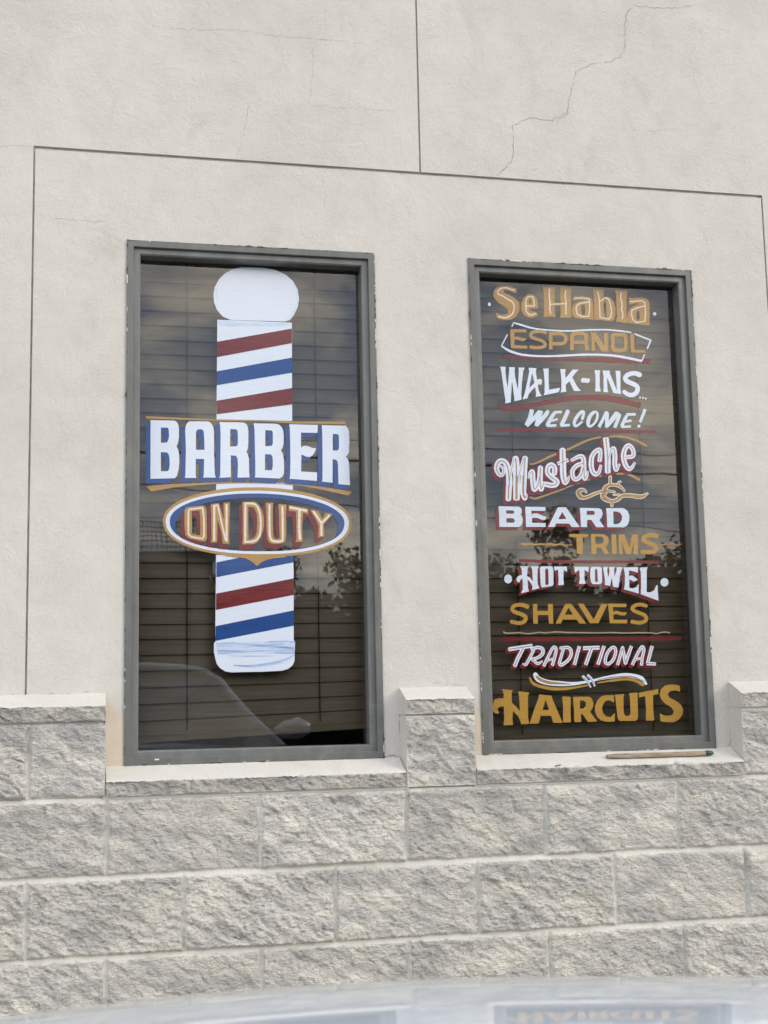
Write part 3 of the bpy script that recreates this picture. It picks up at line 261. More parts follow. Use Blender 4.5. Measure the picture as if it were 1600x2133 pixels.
 'ESPANOL': (2, [('gold', '1438 12836 54 4 20 -3 379 8 70 -3 -1 -87 -6 -10 -276 -8 -19 3 -85 -5 -13 -152 97 25 127 -36 143 -7 19 -3 4 -5 -32 -58 -96 -40 -126 32 -131 13 -16 -164 6 -5 42 -2 372 -1 5 -9 -5 -88 -66 -4 -19 3 -445 -8 -9 355|2274 12848 120 6 73 -4 132 -30 24 -23 4 -19 -6 -30 -14 -17 -35 -17 -97 25 -47 6 -144 -2 -78 -19 -46 -26 -13 -23 1 -20 31 -18 104 -34 158 -37 61 -28 67 -48 18 -22 14 -30 4 -19 -3 -53 -13 -31 -21 -27 -33 -25 -39 -21 -91 -27 -74 -11 -109 0 -183 10 -15 49 6 19 21 37 39 1 140 -9 105 0 102 20 39 17 17 13 -2 26 -19 19 -43 25 -65 24 -101 21 -119 37 -46 21 -26 19 -27 37 -8 30 2 42 14 42 20 32 32 31 45 26 75 26|3557 12844 160 8 91 0 121 -46 20 -19 8 -23 2 -38 12 -452 -3 -24 -68 -8 -55 0 -6 92 1 111 -4 7 -10 2 -336 -15 -12 -199 -122 -5 18 471 9 19 42 60 20 19|2898 12813 144 7 58 -5 43 -10 63 -33 56 -58 19 -31 10 -30 4 -19 -2 -58 -14 -42 -30 -59 -20 -27 -35 -29 -36 -21 -47 -14 -71 -10 -243 -3 -7 -9 -2 -118 -118 -10 -5 9 17 549 6 6|4057 12834 80 5 11 -4 80 4 8 -4 256 -416 -7 417 6 6 40 1 100 -5 -14 -347 9 -234 -3 -20 -88 -5 -148 4 -210 352 -4 -53 5 -154 -2 -130 -10 -6 -107 -2 14 372|4837 12854 86 6 16 -4 249 6 20 -7 17 -16 52 -79 4 -15 -18 -379 -62 -95 -22 -21 -29 -10 -340 -12 -20 7 -17 16 -59 78 -8 27 19 409 22 39|5368 12857 93 1 28 -2 6 -6 5 -514 351 7 6 -5 3 -31 -5 -58 -488 -7 -4 541|2951 12701 -150 -15 -4 -198 106 -2 169 7 51 15 19 13 24 43 10 27 1 19 -20 39 -29 28 -36 18 -39 7|3573 12723 -52 -18 -22 -25 -4 -126 337 13 1 92 -2 42 -5 9 -47 18|4861 12732 -11 -16 -14 -321 4 -15 28 -28 246 12 26 39 14 298 -12 23 -12 12 -48 2')]),
 'ribbon_frame': (2, [('red', '1214 12018 273 12 566 -74 116 4 12 -3 921 23 19 -3 276 10 20 4 335 13 20 4 1274 59 977 -11 5 -9 -7 -139 -10 -7 -142 -5 -20 3 -635 -11 -1950 18 -650 -24 -784 17 -615 34 -6 5'), ('white', '1548 13053 33 3 19 -3 208 -41 200 -58 158 -33 202 -25 187 -12 363 -11 232 -2 284 12 333 40 183 12 16 4 355 19 20 5 307 9 316 -14 428 -41 26 -4 -2 -27 -10 -9 -656 41 -212 3 -183 -8 -21 -4 -434 -26 -12 -4 -162 -11 -254 -30 -198 -12 -16 3 -114 -4 -165 1 -473 14 -253 16 -209 31 -230 58 -242 74 -9 -7 -56 -113 -9 -3 -20 10 -1 7|5534 12871 5 4 20 -6 516 -181 8 -6 5 -13 -6 -20 -132 -276 -40 13 -4 8 119 257 -501 176 -6 9|1328 12672 27 -9 5 -9 -187 -340 -3 -12 109 -64 148 -66 225 -67 88 -20 89 -12 289 -20 292 -4 394 15 998 87 495 18 267 -1 223 -7 242 -22 311 -46 383 -65 9 12 76 162 12 4 24 -10 2 -5 -102 -220 -12 -1 -9 -19 -8 -2 -387 66 -406 59 -214 18 -279 9 -206 -3 -16 3 -305 -12 -16 -4 -151 -6 -16 -4 -181 -11 -595 -52 -431 -24 -19 3 -179 -6 -171 1 -205 8 -131 10 -69 9 -115 23 -157 43 -88 31 -120 63 -128 97 7 20 -10 7 3 12')]),
 'WALK_INS': (2, [('white', '1078 11640 158 0 22 -5 -20 -94 17 -296 36 -231 6 7 43 358 25 162 -11 94 197 7 -18 -114 9 -195 72 -358 5 -8 7 23 29 381 17 166 0 30 -18 63 78 5 133 -1 -54 -111 -50 -322 -36 -361 -2 -210 -229 -59 1 97 -25 269 -26 231 -5 13 -6 -9 -57 -631 -10 -8 -166 -38 9 101 -38 313 -65 601|1987 11635 35 3 224 -6 -24 -68 -1 -31 4 -105 26 -154 13 -1 51 20 62 2 9 -5 25 -45 -19 -79 -30 -67 -8 3 -26 32 -31 -5 -12 -4 -5 -8 -14 -46 33 -165 48 -97 46 -31 -5 -5 -101 -23 -110 -20 25 94 -20 195 -3 15 -6 2 -102 -99 -100 -112 -33 -76 -13 -68 -163 -42 -1 11 57 133 103 382 83 361|2456 11628 179 9 9 -6 -15 -103 -4 -109 3 -19 -8 -208 8 -226 354 77 4 -6 -53 -138 -490 -112 33 95 13 351 -12 286|3009 11629 63 4 126 -1 -25 -89 -2 -144 3 -47 14 10 171 198 46 68 211 7 -115 -118 -105 -133 173 -328 61 -53 32 -35 -26 -7 -94 -3 -12 -4 -98 -1 -106 239 -27 54 -7 6 -120 -118 2 -140 17 -64 -200 -44 34 103 13 330 -14 223|4139 11634 174 4 10 -5 -16 -100 -19 -412 29 -152 -6 -9 -182 2 -6 5 21 115 17 381 -22 137|4400 11631 236 9 4 -12 2 -80 203 -524 4 30 -5 413 -16 172 6 5 12 -3 116 4 32 -4 -19 -369 3 -19 -10 -202 18 -133 -3 -12 -242 21 -15 8 -130 344 -58 139 -2 -343 26 -117 -6 -6 -60 -2 -79 2 -22 4 19 150 13 362|5413 11651 82 5 56 -6 44 -11 75 -28 19 -14 16 -28 3 -42 -10 -24 -14 -17 -21 -16 -25 -9 -40 0 -102 48 -72 2 -65 -10 -61 -22 -41 -23 -31 -34 -3 -11 3 -9 39 -29 220 -87 63 -35 32 -32 18 -26 18 -45 6 -46 -2 -39 -20 -65 -43 -71 -43 -41 -46 -31 -74 -33 -40 -10 -64 -1 -48 7 -67 20 -75 49 -64 55 -8 19 1 34 6 12 14 17 16 11 16 6 32 1 124 -76 64 -14 56 7 45 20 39 33 23 47 2 38 -4 15 -17 21 -23 13 -90 39 -122 44 -43 22 -35 25 -41 45 -20 39 -1 61 10 35 26 47 29 35 39 33 70 37 45 17 69 18|2093 11477 -99 -434 -3 -38 169 164 -59 296 -4 13|3740 11380 9 2 109 -19 115 -4 -1 -51 -5 -19 -64 -71 -90 14 -130 2 -4 99|5606 10845 19 -3 15 -23 -6 -27 -26 -18 -15 7 -10 17 3 27|5698 10836 26 2 8 -9 7 -18 -5 -24 -18 -16 -17 0 -14 14 -4 12 5 23|5797 10820 22 -7 9 -19 -7 -31 -21 -14 -20 7 -9 17 6 31 6 8')]),
 'red_swoosh': (2, [('red', '4051 10858 267 10 131 -3 138 -11 339 -51 265 -59 412 -82 8 -4 22 -46 4 -15 -1 -30 -8 -23 -14 -20 -56 -44 -349 62 -327 72 -209 37 -181 25 -190 10 -831 -29 -146 -16 -326 -58 -1074 -219 -322 -72 -181 -27 -146 -4 -45 2 -54 6 -75 18 -64 31 -82 58 -16 33 6 26 12 18 24 14 23 4 120 -53 57 -11 76 -5 77 2 135 15 185 35 739 164 572 122 272 54 189 28 110 11')]),
 'WELCOME': (2, [('red', '923 9725 240 8 19 -3 1291 21 19 -3 1218 7 20 -3 165 4 19 -3 165 4 20 -3 162 4 19 -4 166 4 20 -3 1630 33 10 -6 -5 -88 -2 -8 -12 -1 -109 -3 -16 3 -620 -15 -20 4 -616 -15 -19 3 -301 -7 -16 3 -165 -4 -20 4 -1076 -7 -20 3 -326 -4 -15 3 -329 -4 -20 3 -1369 -22 -110 2'), ('ice', '5713 10462 83 -27 11 -7 1 -9 -197 -406 -9 -5 -66 25 -7 5 1 7|1981 10342 12 2 119 -25 -40 -188 1 -18 178 211 150 -34 -49 -160 186 210 8 0 68 -44 -43 -115 -205 -233 -153 -153 -28 6 -77 36 48 177 -1 12 -256 -250 -93 74 -14 16 120 223|3187 10361 25 1 31 -13 19 -28 5 -26 -96 -202 -95 -183 4 -5 27 0 149 14 5 -15 0 -64 -305 -28 -8 13 -2 18 -25 41 2 7 133 255 92 195|3668 10359 25 2 20 -4 32 -19 14 -22 7 -30 -7 -72 -51 -156 -24 -13 -32 0 -21 15 -10 19 49 163 0 11 -5 2 -86 -86 -38 -47 -38 -58 -29 -57 -18 -46 -7 -52 5 -12 8 -1 32 13 145 111 33 -15 12 -34 -104 -89 -82 -56 -39 -13 -32 -1 -15 4 -19 10 -30 30 -19 54 2 60 36 91 42 76 33 46 69 78 74 66 42 25|2990 10321 18 2 5 -5 -1 -79 -183 -14 -12 -5 -22 -28 -87 -141 17 -1 129 36 9 -9 12 -60 -193 -55 -11 -1 -8 15 -56 -85 6 -6 39 1 164 12 5 -5 -1 -75 -226 -23 -69 -2 -16 7 -37 61 2 41 161 259 76 85 55 56 15 7|4080 10352 45 -1 28 -8 27 -19 23 -33 10 -45 -3 -72 -11 -54 -18 -49 -34 -65 -38 -54 -43 -48 -39 -33 -42 -29 -52 -24 -40 -5 -31 7 -24 12 -30 29 -14 34 -7 41 12 87 32 106 18 35 29 42 71 80 61 42 48 20|4421 10338 95 3 37 -82 -26 -204 8 5 223 277 79 2 120 -88 -5 -27 -32 -84 -141 -307 -10 -13 -98 21 -4 8 125 268 4 20 -304 -316 -86 13 -9 8 15 174 2 91 -167 -299 -92 58 4 15 172 273|5172 10310 262 9 5 -6 0 -80 -10 -6 -232 -8 -61 -97 -17 -38 16 -1 145 26 9 -17 3 -57 -221 -39 -45 -85 -1 -8 6 -1 224 20 5 -5 3 -34 -4 -35 -228 -22 -67 -1 -47 49 -7 19 2 30 126 242 97 128 19 13|4098 10274 -24 -15 -41 -40 -55 -71 -22 -38 -32 -95 -15 -80 0 -38 23 0 55 37 47 45 52 82 27 65 15 61 2 68 -16 19|5521 9950 36 -7 14 -14 8 -19 -2 -23 -10 -17 -16 -15 -29 -9 -31 10 -13 13 -7 19 2 23 9 17 17 15')]),
 'Mustache': (2, [('red', '4395 9555 42 3 43 -10 35 1 12 -5 5 -8 20 -304 21 16 44 20 63 2 39 -15 24 -20 29 -63 12 -83 9 -115 35 97 48 88 26 36 86 95 39 36 29 19 41 20 32 9 60 1 31 -7 62 -36 47 -46 22 -30 29 -60 20 -90 -2 -113 -19 -61 -40 -55 -86 -91 -55 -28 -56 -13 -24 -1 -3 -6 16 -45 30 -44 103 115 27 20 48 6 35 -16 19 -38 -1 -23 -74 -137 -39 -53 -87 -95 -56 -48 -52 -20 -63 -1 -20 4 -39 18 -34 25 -34 34 -63 93 -9 -11 -24 -49 -22 -28 -69 -75 -30 -24 -36 -12 -59 3 -31 15 -27 24 -70 -75 -32 -5 -56 -26 -51 -1 -54 24 -23 1 -9 5 -4 11 2 100 -32 -56 -43 -51 -76 -78 -34 -24 -60 -23 -63 -6 -61 19 -61 44 -28 -52 -51 -62 -53 -57 -40 -22 -24 -5 -42 0 -16 4 -38 24 -22 32 -52 -39 -55 -31 -59 -16 -47 -1 -27 4 -46 18 -41 33 -104 -120 -24 -22 -29 -17 -24 -8 -58 -1 -15 4 -34 18 -41 49 -112 -115 -63 -33 -39 -12 -54 -8 -77 -2 -138 23 -32 -39 -76 -79 -27 -14 -19 -5 -42 -1 -31 8 -20 12 -24 24 -36 -30 -50 -23 -58 -1 -49 18 -26 30 -21 52 -17 99 -2 51 -5 14 -6 -18 -2 -59 -5 -11 1 -95 5 -9 26 -11 13 -20 -17 -140 -9 -26 -17 -27 -78 -87 -21 -16 -50 -16 -42 3 -46 23 -32 33 -29 -34 -14 -8 -30 -2 -51 -22 -64 -1 -49 21 -26 0 -11 5 -7 25 -63 -56 -34 -15 -46 -4 -22 3 -34 15 -41 40 -4 11 1 51 12 125 4 99 22 212 4 110 -4 128 -5 9 -55 -47 -49 -20 -61 -1 -52 18 -26 17 -39 38 -31 44 -32 61 -18 66 -2 48 6 77 23 85 24 44 52 69 90 94 43 29 31 16 46 12 72 2 38 -8 22 -6 65 -33 44 -36 36 -43 12 44 25 38 93 100 29 17 31 9 38 0 23 -4 37 -17 34 -41 9 -46 75 82 24 5 39 22 19 5 42 1 19 -5 68 -39 5 -12 -34 -396 -4 -11 1 -32 58 59 40 20 65 1 53 -27 16 25 66 74 46 35 23 11 27 5 50 -3 25 -12 26 -29 20 -11 89 96 47 34 44 19 35 9 58 1 30 -7 57 -31 5 1 45 49 9 294 82 97 16 9 28 29 40 19 31 5 47 -3 34 -14 42 -34 5 -11 -4 -273 6 -4 28 10 23 0 12 -12 8 -29 5 -4 28 24 180 104 71 35 75 21 75 1 27 -7 42 -21 26 -25 16 -24 18 -37 7 -30 6 -1 28 54 51 70 118 128 49 43 42 28 80 35 24 6 71 -2 -12 204 30 40 57 60 13 6 32 1 28 18|5097 9042 -11 -33 5 -9 20 5 2 4 -7 23|4237 8708 -19 -21 22 -3 2 23|3349 8683 -147 -68 -31 0 -38 26 -28 -23 -6 -190 4 -54 20 47 47 73 96 108 80 73 8 7|4011 8648 -3 -28 9 -67 19 -52 29 75 34 46 -38 2 -42 23|3453 8476 -40 -15 -28 -18 -13 -17 -7 -53 10 -55 12 -29 17 11 13 30 41 138 -1 8|2763 8287 -9 -13 16 -11 -2 22|2338 8162 -1 -29 30 1'), ('white', '4406 9533 18 2 43 -12 40 1 23 -351 3 -4 4 3 19 25 34 31 42 18 39 1 27 -12 21 -15 14 -23 14 -37 7 -37 15 -185 -3 -64 -11 -82 -6 -136 5 -8 4 3 33 41 21 18 27 -6 23 -23 -70 -167 -13 -22 -22 -25 -24 -15 -20 -5 -35 4 -25 12 -26 30 -21 52 -19 116 6 135 14 128 -3 151 -27 -46 -37 -95 1 -75 -21 -443 -6 -6 -23 -1 -37 -22 -20 -4 -39 3 -34 21 -24 0 -5 6 18 498 -9 233 -24 361 35 3 28 18|5134 9350 41 2 47 -14 39 -25 49 -49 20 -27 25 -53 17 -67 6 -53 -3 -60 -6 -27 -18 -42 -35 -39 -45 -24 -32 -9 -60 -9 -118 -4 17 -90 25 -71 33 -56 24 -22 47 35 95 116 20 5 20 -4 20 -20 5 -19 -68 -129 -31 -44 -65 -59 -46 -18 -59 3 -43 22 -55 49 -44 59 -22 41 -31 98 -19 108 -4 79 12 87 20 72 32 80 34 61 35 44 36 33 58 33|4151 9196 37 3 43 -15 31 -27 18 -41 4 -79 -34 -259 -7 -19 -16 -3 -12 -10 -24 -8 -35 0 -27 14 -7 9 -17 3 0 30 33 207 2 41 -6 2 -10 -6 -39 -37 -47 -62 -26 -50 -13 -41 -11 -56 -7 -150 12 -101 24 -70 22 -30 21 -4 33 26 14 24 64 170 25 6 23 -1 32 -23 4 -14 -45 -185 -17 -41 -17 -26 -38 -40 -33 -22 -51 -20 -44 -4 -42 10 -46 28 -38 43 -37 62 -20 67 -13 86 -4 89 9 101 20 102 23 60 25 49 42 57 51 55 43 37 50 33 40 19|2978 9167 18 2 31 -7 19 -10 26 -28 12 -3 -2 -291 8 -12 59 20 33 -99 -10 -9 -87 -30 -2 -4 -7 -279 4 -190 5 -5 8 8 50 71 31 3 16 -23 -12 -111 -10 -30 -21 -38 -38 -54 -32 -26 -32 -12 -38 0 -36 16 -26 25 -28 55 -21 70 -21 148 1 134 -3 11 6 152 -6 5 -56 -17 -33 100 4 4 91 35 11 339 -3 22 14 8 28 31 32 16|5152 9200 -30 -32 -31 -57 -29 -91 -4 -42 100 4 52 9 17 9 7 38 -6 53 -11 38 -21 37 -30 29|3546 8977 53 3 54 -18 38 -33 30 -53 13 -59 5 -64 -5 -321 1 -7 4 6 11 24 22 9 15 -4 13 -12 2 -60 -8 -85 -19 -53 -25 -49 -26 -31 -28 -15 -43 -5 -25 8 -22 19 -11 14 -12 49 -4 0 -47 -46 -38 -28 -48 -26 -59 -17 -46 3 -42 15 -28 19 -26 29 -14 26 -21 63 -10 59 0 75 10 48 13 34 38 60 31 38 57 53 38 28 60 31 126 41 4 31 -4 26 -15 38 -39 -4 -64 -24 -186 -85 -28 20 -11 15 -7 52 190 113 64 31 32 12|1460 8883 21 2 22 -4 30 -14 34 -41 16 -126 8 -154 90 260 8 55 16 0 39 25 39 5 41 -15 39 -30 -89 -990 -2 -55 5 -81 20 2 21 -19 -16 -118 -13 -33 -14 -16 -23 -15 -35 -8 -30 7 -27 15 -26 29 -24 51 -27 92 -12 61 -16 -238 -35 -3 -31 -17 -23 -5 -38 1 -41 20 -34 2 -2 91 24 694 -3 15 2 109 -37 -143 9 -143 -4 -129 -25 -169 -30 -319 -39 -37 -17 -8 -35 -7 -19 2 -31 12 -40 43 22 337 16 129 3 209 -10 161 -5 4 -8 -41 -24 -51 -23 -27 -33 -27 -50 -16 -34 0 -41 14 -26 17 -40 40 -30 42 -29 54 -17 66 -3 48 6 55 22 85 21 37 29 39 35 34 42 29 47 20 22 4 50 1 60 -14 37 -17 64 -48 48 -66 44 -109 66 211 2 37 9 26 13 20 26 25|2584 8701 41 3 19 -4 53 -25 21 -16 31 -35 34 -60 10 -48 -2 -63 -17 -105 -17 -27 -16 -15 -24 -11 -34 -7 6 -9 103 -67 37 -41 14 -29 7 -41 -2 -33 -9 -30 -17 -30 -35 -37 -26 -20 -51 -23 -81 -17 -54 0 -54 6 -145 27 -15 10 -30 -104 -13 -20 -22 -21 -33 -13 -27 0 -26 7 -13 8 -22 22 -16 41 -39 -49 -20 -19 -29 -16 -15 -5 -35 0 -41 14 -20 20 -18 32 -17 74 -19 209 3 107 -10 -11 -24 -49 -26 -1 -21 19 25 145 9 26 29 52 35 37 37 18 34 0 15 -4 34 -22 12 -15 18 -66 1 -166 12 -145 27 79 28 118 27 297 2 4 11 3 27 27 17 8 27 5 27 -4 19 -10 25 -31 14 -7 -5 -15 -10 -177 -5 -12 -8 -257 28 19 19 4 27 -14 35 8 164 -31 46 1 35 9 7 5 -1 3 -116 76 -115 105 -32 48 -11 26 -10 55 7 96 19 64 17 33 31 42 34 27 40 23|1008 8632 -20 -15 -16 -24 46 -9 26 -11 33 -24 33 -36 -9 38 -24 48 -35 30 -11 4|3567 8602 -83 -28 -32 -19 -42 -36 -44 -52 -22 -49 -3 -56 17 -78 16 -23 15 0 46 28 56 57 30 64 43 146 10 7 3 34 -2 4|947 8523 -7 -48 7 -48 28 -65 14 -19 9 -4 17 20 8 25 6 41 -3 29 -18 33 -19 20|2595 8535 -16 -11 -9 -20 -10 -37 -2 -56 12 -27 34 -31 6 15 10 74 3 56 -13 27|1617 8330 -32 -105 -5 -194 6 14 32 258'), ('bronze', '4399 9514 24 2 6 -5 29 -474 2 -181 62 186 40 84 41 50 30 17 20 0 17 -12 10 -19 16 -93 5 -151 -13 -120 -7 -139 6 -60 13 -56 13 -12 14 12 95 145 9 10 10 -6 -83 -141 -34 -40 -28 -3 -12 12 -11 22 -19 124 6 124 11 79 3 64 -5 150 -6 49 -10 34 -13 5 -18 -6 -32 -31 -39 -65 -91 -264 -18 -387 -6 -9 -20 0 -6 5 19 416 -3 15 3 79 -11 267 -22 293|5143 9289 22 2 39 -14 55 -49 21 -30 18 -37 14 -53 6 -53 -2 -41 -15 -50 -18 -21 -21 -15 -64 -17 -191 -13 -1 15 6 6 159 11 68 13 29 17 19 34 7 57 -6 53 -21 67 -25 37 -38 37 -17 12 -24 8 -24 -1 -16 -8 -37 -31 -31 -40 -31 -61 -22 -64 -16 -68 -5 -94 6 -49 16 -87 21 -67 29 -59 30 -43 31 -29 35 -15 38 18 42 38 41 53 50 78 9 9 9 -6 -48 -80 -48 -67 -52 -48 -30 -14 -36 1 -32 19 -37 35 -34 50 -29 63 -20 71 -16 94 -5 75 7 57 16 68 36 95 26 46 25 31 39 36|2984 9119 14 2 5 -6 -5 -375 153 51 12 2 5 -10 -6 -8 -157 -54 -6 -8 -7 -153 4 -11 -4 -193 10 -141 20 -100 8 -16 7 -3 28 22 55 77 37 97 9 2 5 -6 -36 -104 -17 -30 -48 -64 -22 -16 -16 -5 -22 11 -16 27 -17 63 -9 63 -10 137 5 331 -13 1 -142 -50 -7 4 -4 8 12 9 154 54 8 358 -3 22 2 8|4164 9140 25 -2 18 -12 13 -22 4 -23 -4 -94 -35 -225 -20 -1 -2 15 34 215 3 86 -7 30 -8 8 -12 3 -36 -7 -48 -28 -74 -72 -56 -81 -22 -53 -15 -64 -5 -34 -7 -146 12 -101 14 -52 17 -40 18 -26 40 -34 11 -4 28 0 19 5 34 20 16 15 34 61 53 169 9 2 5 -5 -47 -166 -26 -56 -20 -27 -31 -24 -32 -15 -43 -6 -38 15 -34 33 -27 42 -21 56 -13 70 -7 116 14 135 20 75 17 42 30 49 30 40 68 67 22 17 52 27|3532 8917 61 3 30 -15 20 -23 21 -52 9 -89 -7 -422 5 -78 5 -10 16 13 43 69 15 45 17 91 12 3 2 -8 -16 -90 -23 -67 -38 -60 -25 -20 -20 4 -11 22 -7 52 4 179 -3 64 -53 -169 -21 -42 -25 -33 -58 -55 -32 -22 -48 -24 -31 -4 -34 7 -21 12 -22 22 -18 37 -16 66 -6 67 6 41 14 41 33 53 36 42 82 66 95 39 111 31 7 -9 5 54 -6 67 -7 26 -25 44 -24 12 -43 0 -67 -21 -219 -111 -9 1 -5 11 206 110 55 23|1762 8856 23 2 6 -9 -57 -511 -5 -137 -4 -11 -5 -132 -4 -15 -11 -302 10 -58 30 -54 43 77 9 10 9 -6 -46 -100 -15 -22 -18 -10 -18 5 -15 17 -8 3 -18 35 -18 48 -6 58 11 298 4 15 12 225 2 4 19 2 6 5|1734 8833 16 1 1 -8 -143 -398 -61 -207 -19 -93 -25 -169 -14 -389 -14 -8 -4 -33 -31 -2 -5 5 0 30 -14 7 25 705 1 7 14 8 5 136 -3 15 3 192 -13 177 2 4 12 2 15 -1 5 -5 9 -95 6 -137 -6 -287 18 -11 -3 -157 30 135 31 108|1416 8797 8 2 5 -6 -107 -381 -46 -203 -15 -103 -3 -107 -27 -213 -11 -205 -8 -18 -2 -30 -23 -2 -6 9 16 356 4 11 3 73 19 11 8 121 -11 239 -15 118 -20 80 -32 73 -19 27 -37 32 -37 18 -19 4 -42 -1 -19 -8 -21 -13 -32 -30 -23 -30 -16 -37 -10 -37 -6 -81 14 -62 24 -51 38 -49 29 -17 23 0 23 12 16 14 25 46 6 23 2 66 -18 44 -31 34 -29 17 -42 11 0 9 27 -2 46 -18 39 -39 23 -45 4 -18 -2 -52 -18 -63 -39 -44 -40 -17 -27 4 -27 15 -28 27 -26 38 -25 51 -10 33 -4 25 2 74 15 63 16 37 27 37 49 43 46 19 38 1 34 -7 50 -26 33 -29 29 -40 24 -55 17 -55 23 -128 10 -158 6 -4 52 222|3637 8681 -134 -40 -68 -31 -36 -26 -46 -43 -37 -46 -21 -37 -9 -30 -3 -75 20 -92 23 -38 15 -11 19 -8 35 1 39 16 52 37 55 59 29 56 48 165 5 7 20 1 2 108 -4 26|2593 8635 18 2 15 -4 36 -19 24 -24 27 -42 10 -45 -1 -41 -18 -111 -20 -2 -5 5 1 34 15 85 -6 56 -32 51 -24 19 -19 8 -24 0 -23 -9 -33 -24 -20 -26 -17 -45 -11 -63 6 -59 26 -46 48 -47 70 -57 101 -65 24 -23 16 -28 3 -18 -6 -34 -28 -41 -49 -28 -81 -16 -81 6 -148 29 3 22 17 2 137 -27 96 -2 39 8 35 16 24 22 10 16 1 37 -14 22 -28 23 -99 64 -54 45 -63 63 -26 49 -7 44 1 41 11 52 13 37 12 23 32 34 41 24|2241 8554 24 2 5 -5 -4 -11 -10 -171 -10 -67 -8 -203 4 -99 12 -96 6 0 36 93 25 44 34 52 8 -3 0 -7 -52 -105 -32 -92 -16 -23 -17 -1 -8 5 -7 14 -8 30 -11 107 0 95 -5 31 -46 -131 -49 -97 -38 -50 -35 -18 -19 8 -12 18 -13 67 -18 242 6 159 -7 48 -9 5 -9 -5 -39 -42 -25 -52 -32 -100 -5 -8 -11 1 2 14 26 86 34 74 23 30 30 24 26 0 9 -8 10 -26 4 -37 -3 -181 15 -213 13 -66 5 -8 12 3 33 39 41 70 25 60 30 96 38 156')]),
 'gold_arcs': (2, [('gold', '4741 9590 113 4 138 -12 146 -23 169 -38 153 -54 175 -77 140 -75 0 -31 -14 -20 -29 -15 -140 80 -193 87 -139 47 -110 25 -157 26 -162 16 -63 2 -242 -9 -5 16 2 27 5 5|4238 9552 21 3 5 -3 7 -45 -10 -11 -266 -55 -159 -48 -259 -115 -434 -214 -12 4 -20 42 -1 9 8 7 390 192 271 118 79 28 132 37|2782 9006 17 3 20 -13 8 -22 -11 -24 -239 -105 -404 -186 -59 -23 -65 -17 -50 -4 -100 5 -8 5 0 22 6 9 107 7 47 9 46 16 498 245|4816 8425 153 4 67 -6 90 -18 105 -36 82 -36 184 -88 7 -11 -34 -61 -11 -6 -220 112 -121 50 -125 29 -106 6 -170 -7 -222 -22 -213 -30 -143 -35 -12 27 4 19 78 28 79 21 305 42|3913 8252 10 1 8 -15 5 -26 -10 -8 -578 -187 -311 -119 -79 -40 -811 -288 -85 -20 -46 0 -68 14 -77 29 -8 7 3 22 9 17 7 4 102 -28 50 -3 61 8 105 28 627 212 369 147 233 86')]),
 'ampersand': (2, [('cream', '4461 8318 73 3 20 -17 -7 -206 51 -1 110 -17 8 40 33 30 13 9 65 23 19 -2 20 -24 2 -23 -21 -20 -42 -22 -4 -11 19 -39 46 -29 53 -56 56 -83 4 -15 -1 -11 -25 -23 -14 -7 -15 -1 -97 92 -44 27 -69 29 -70 17 -55 8 -63 -5 -60 -16 -48 -34 -22 -32 2 -15 76 -4 156 -29 24 -19 0 -22 -6 -19 -22 -17 -148 20 -78 -1 -12 -5 -53 -98 8 -13 23 -18 73 -40 54 -18 54 -11 40 9 52 19 66 36 25 30 -1 5 -99 -1 -66 7 -12 12 1 27 17 16 24 5 182 17 19 -15 3 -16 4 -1 48 17 80 17 162 10 95 -6 204 -27 123 1 65 17 97 41 32 7 12 -2 16 -16 6 -15 0 -15 -129 -112 -29 -19 -49 -23 -40 -13 -127 3 -212 34 -90 10 -135 -6 -63 -12 -21 -11 -31 -40 -63 -54 -97 -38 -91 -18 -7 -105 -22 -21 -59 0 -16 16 2 105 -74 8 -74 18 -69 36 -58 49 -25 33 -18 48 2 49 16 46 -40 -8 -103 -35 -219 -94 -110 -39 -94 -17 -43 0 -73 14 -38 21 -52 55 -19 35 -17 59 1 48 10 26 30 39 22 21 54 36 31 11 32 5 69 -7 39 -14 38 -25 23 -27 24 -52 -3 -19 -25 -22 -25 -2 -43 45 -21 5 -43 -5 -29 -16 -12 -15 -1 -18 21 -48 28 -16 54 -10 35 4 52 15 254 106 253 77 9 49 29 49 29 26 58 40 85 33 11 214'), ('bronze', '4469 8295 56 3 5 -5 -8 -218 95 -4 124 -26 -8 34 1 22 7 13 28 23 64 22 4 -2 7 -16 -2 -4 -64 -35 -5 -15 4 -15 24 -48 54 -33 25 -24 71 -102 3 -11 -17 -13 -8 0 -94 91 -66 36 -58 22 -58 14 -59 7 -75 -5 -59 -16 -45 -30 -30 -32 -14 -23 0 -37 145 -15 105 -21 9 -5 0 -7 -6 -19 -4 -2 -133 20 -94 -1 -24 -8 -57 -107 -1 -18 8 -13 37 -31 74 -41 54 -18 54 -11 56 9 52 19 64 34 40 43 47 39 60 23 80 17 114 9 91 -3 209 -27 90 -5 80 4 40 9 146 55 11 -18 -87 -77 -54 -39 -49 -23 -40 -12 -111 2 -212 35 -90 10 -103 -2 -111 -17 -28 -15 -40 -50 -47 -39 -96 -39 -52 -12 -55 -6 -8 -120 -6 -5 -44 1 3 120 -86 7 -78 19 -70 37 -40 31 -19 22 -26 57 1 38 14 41 29 48 -1 5 -199 -62 -218 -94 -111 -39 -94 -17 -54 3 -47 12 -35 19 -41 44 -25 51 -10 44 1 30 14 34 28 33 24 19 53 28 47 9 51 -7 38 -15 35 -23 11 -14 24 -52 -12 -12 -12 3 -41 43 -54 3 -23 -4 -28 -16 -21 -18 -10 -17 0 -29 14 -37 12 -17 37 -24 58 -11 47 5 51 15 255 106 245 74 9 -4 10 -24 4 5 11 90 26 46 73 53 101 38|4765 7751 8 -4 -2 -30 -6 -5 -185 5 -5 5 2 8 24 5')]),
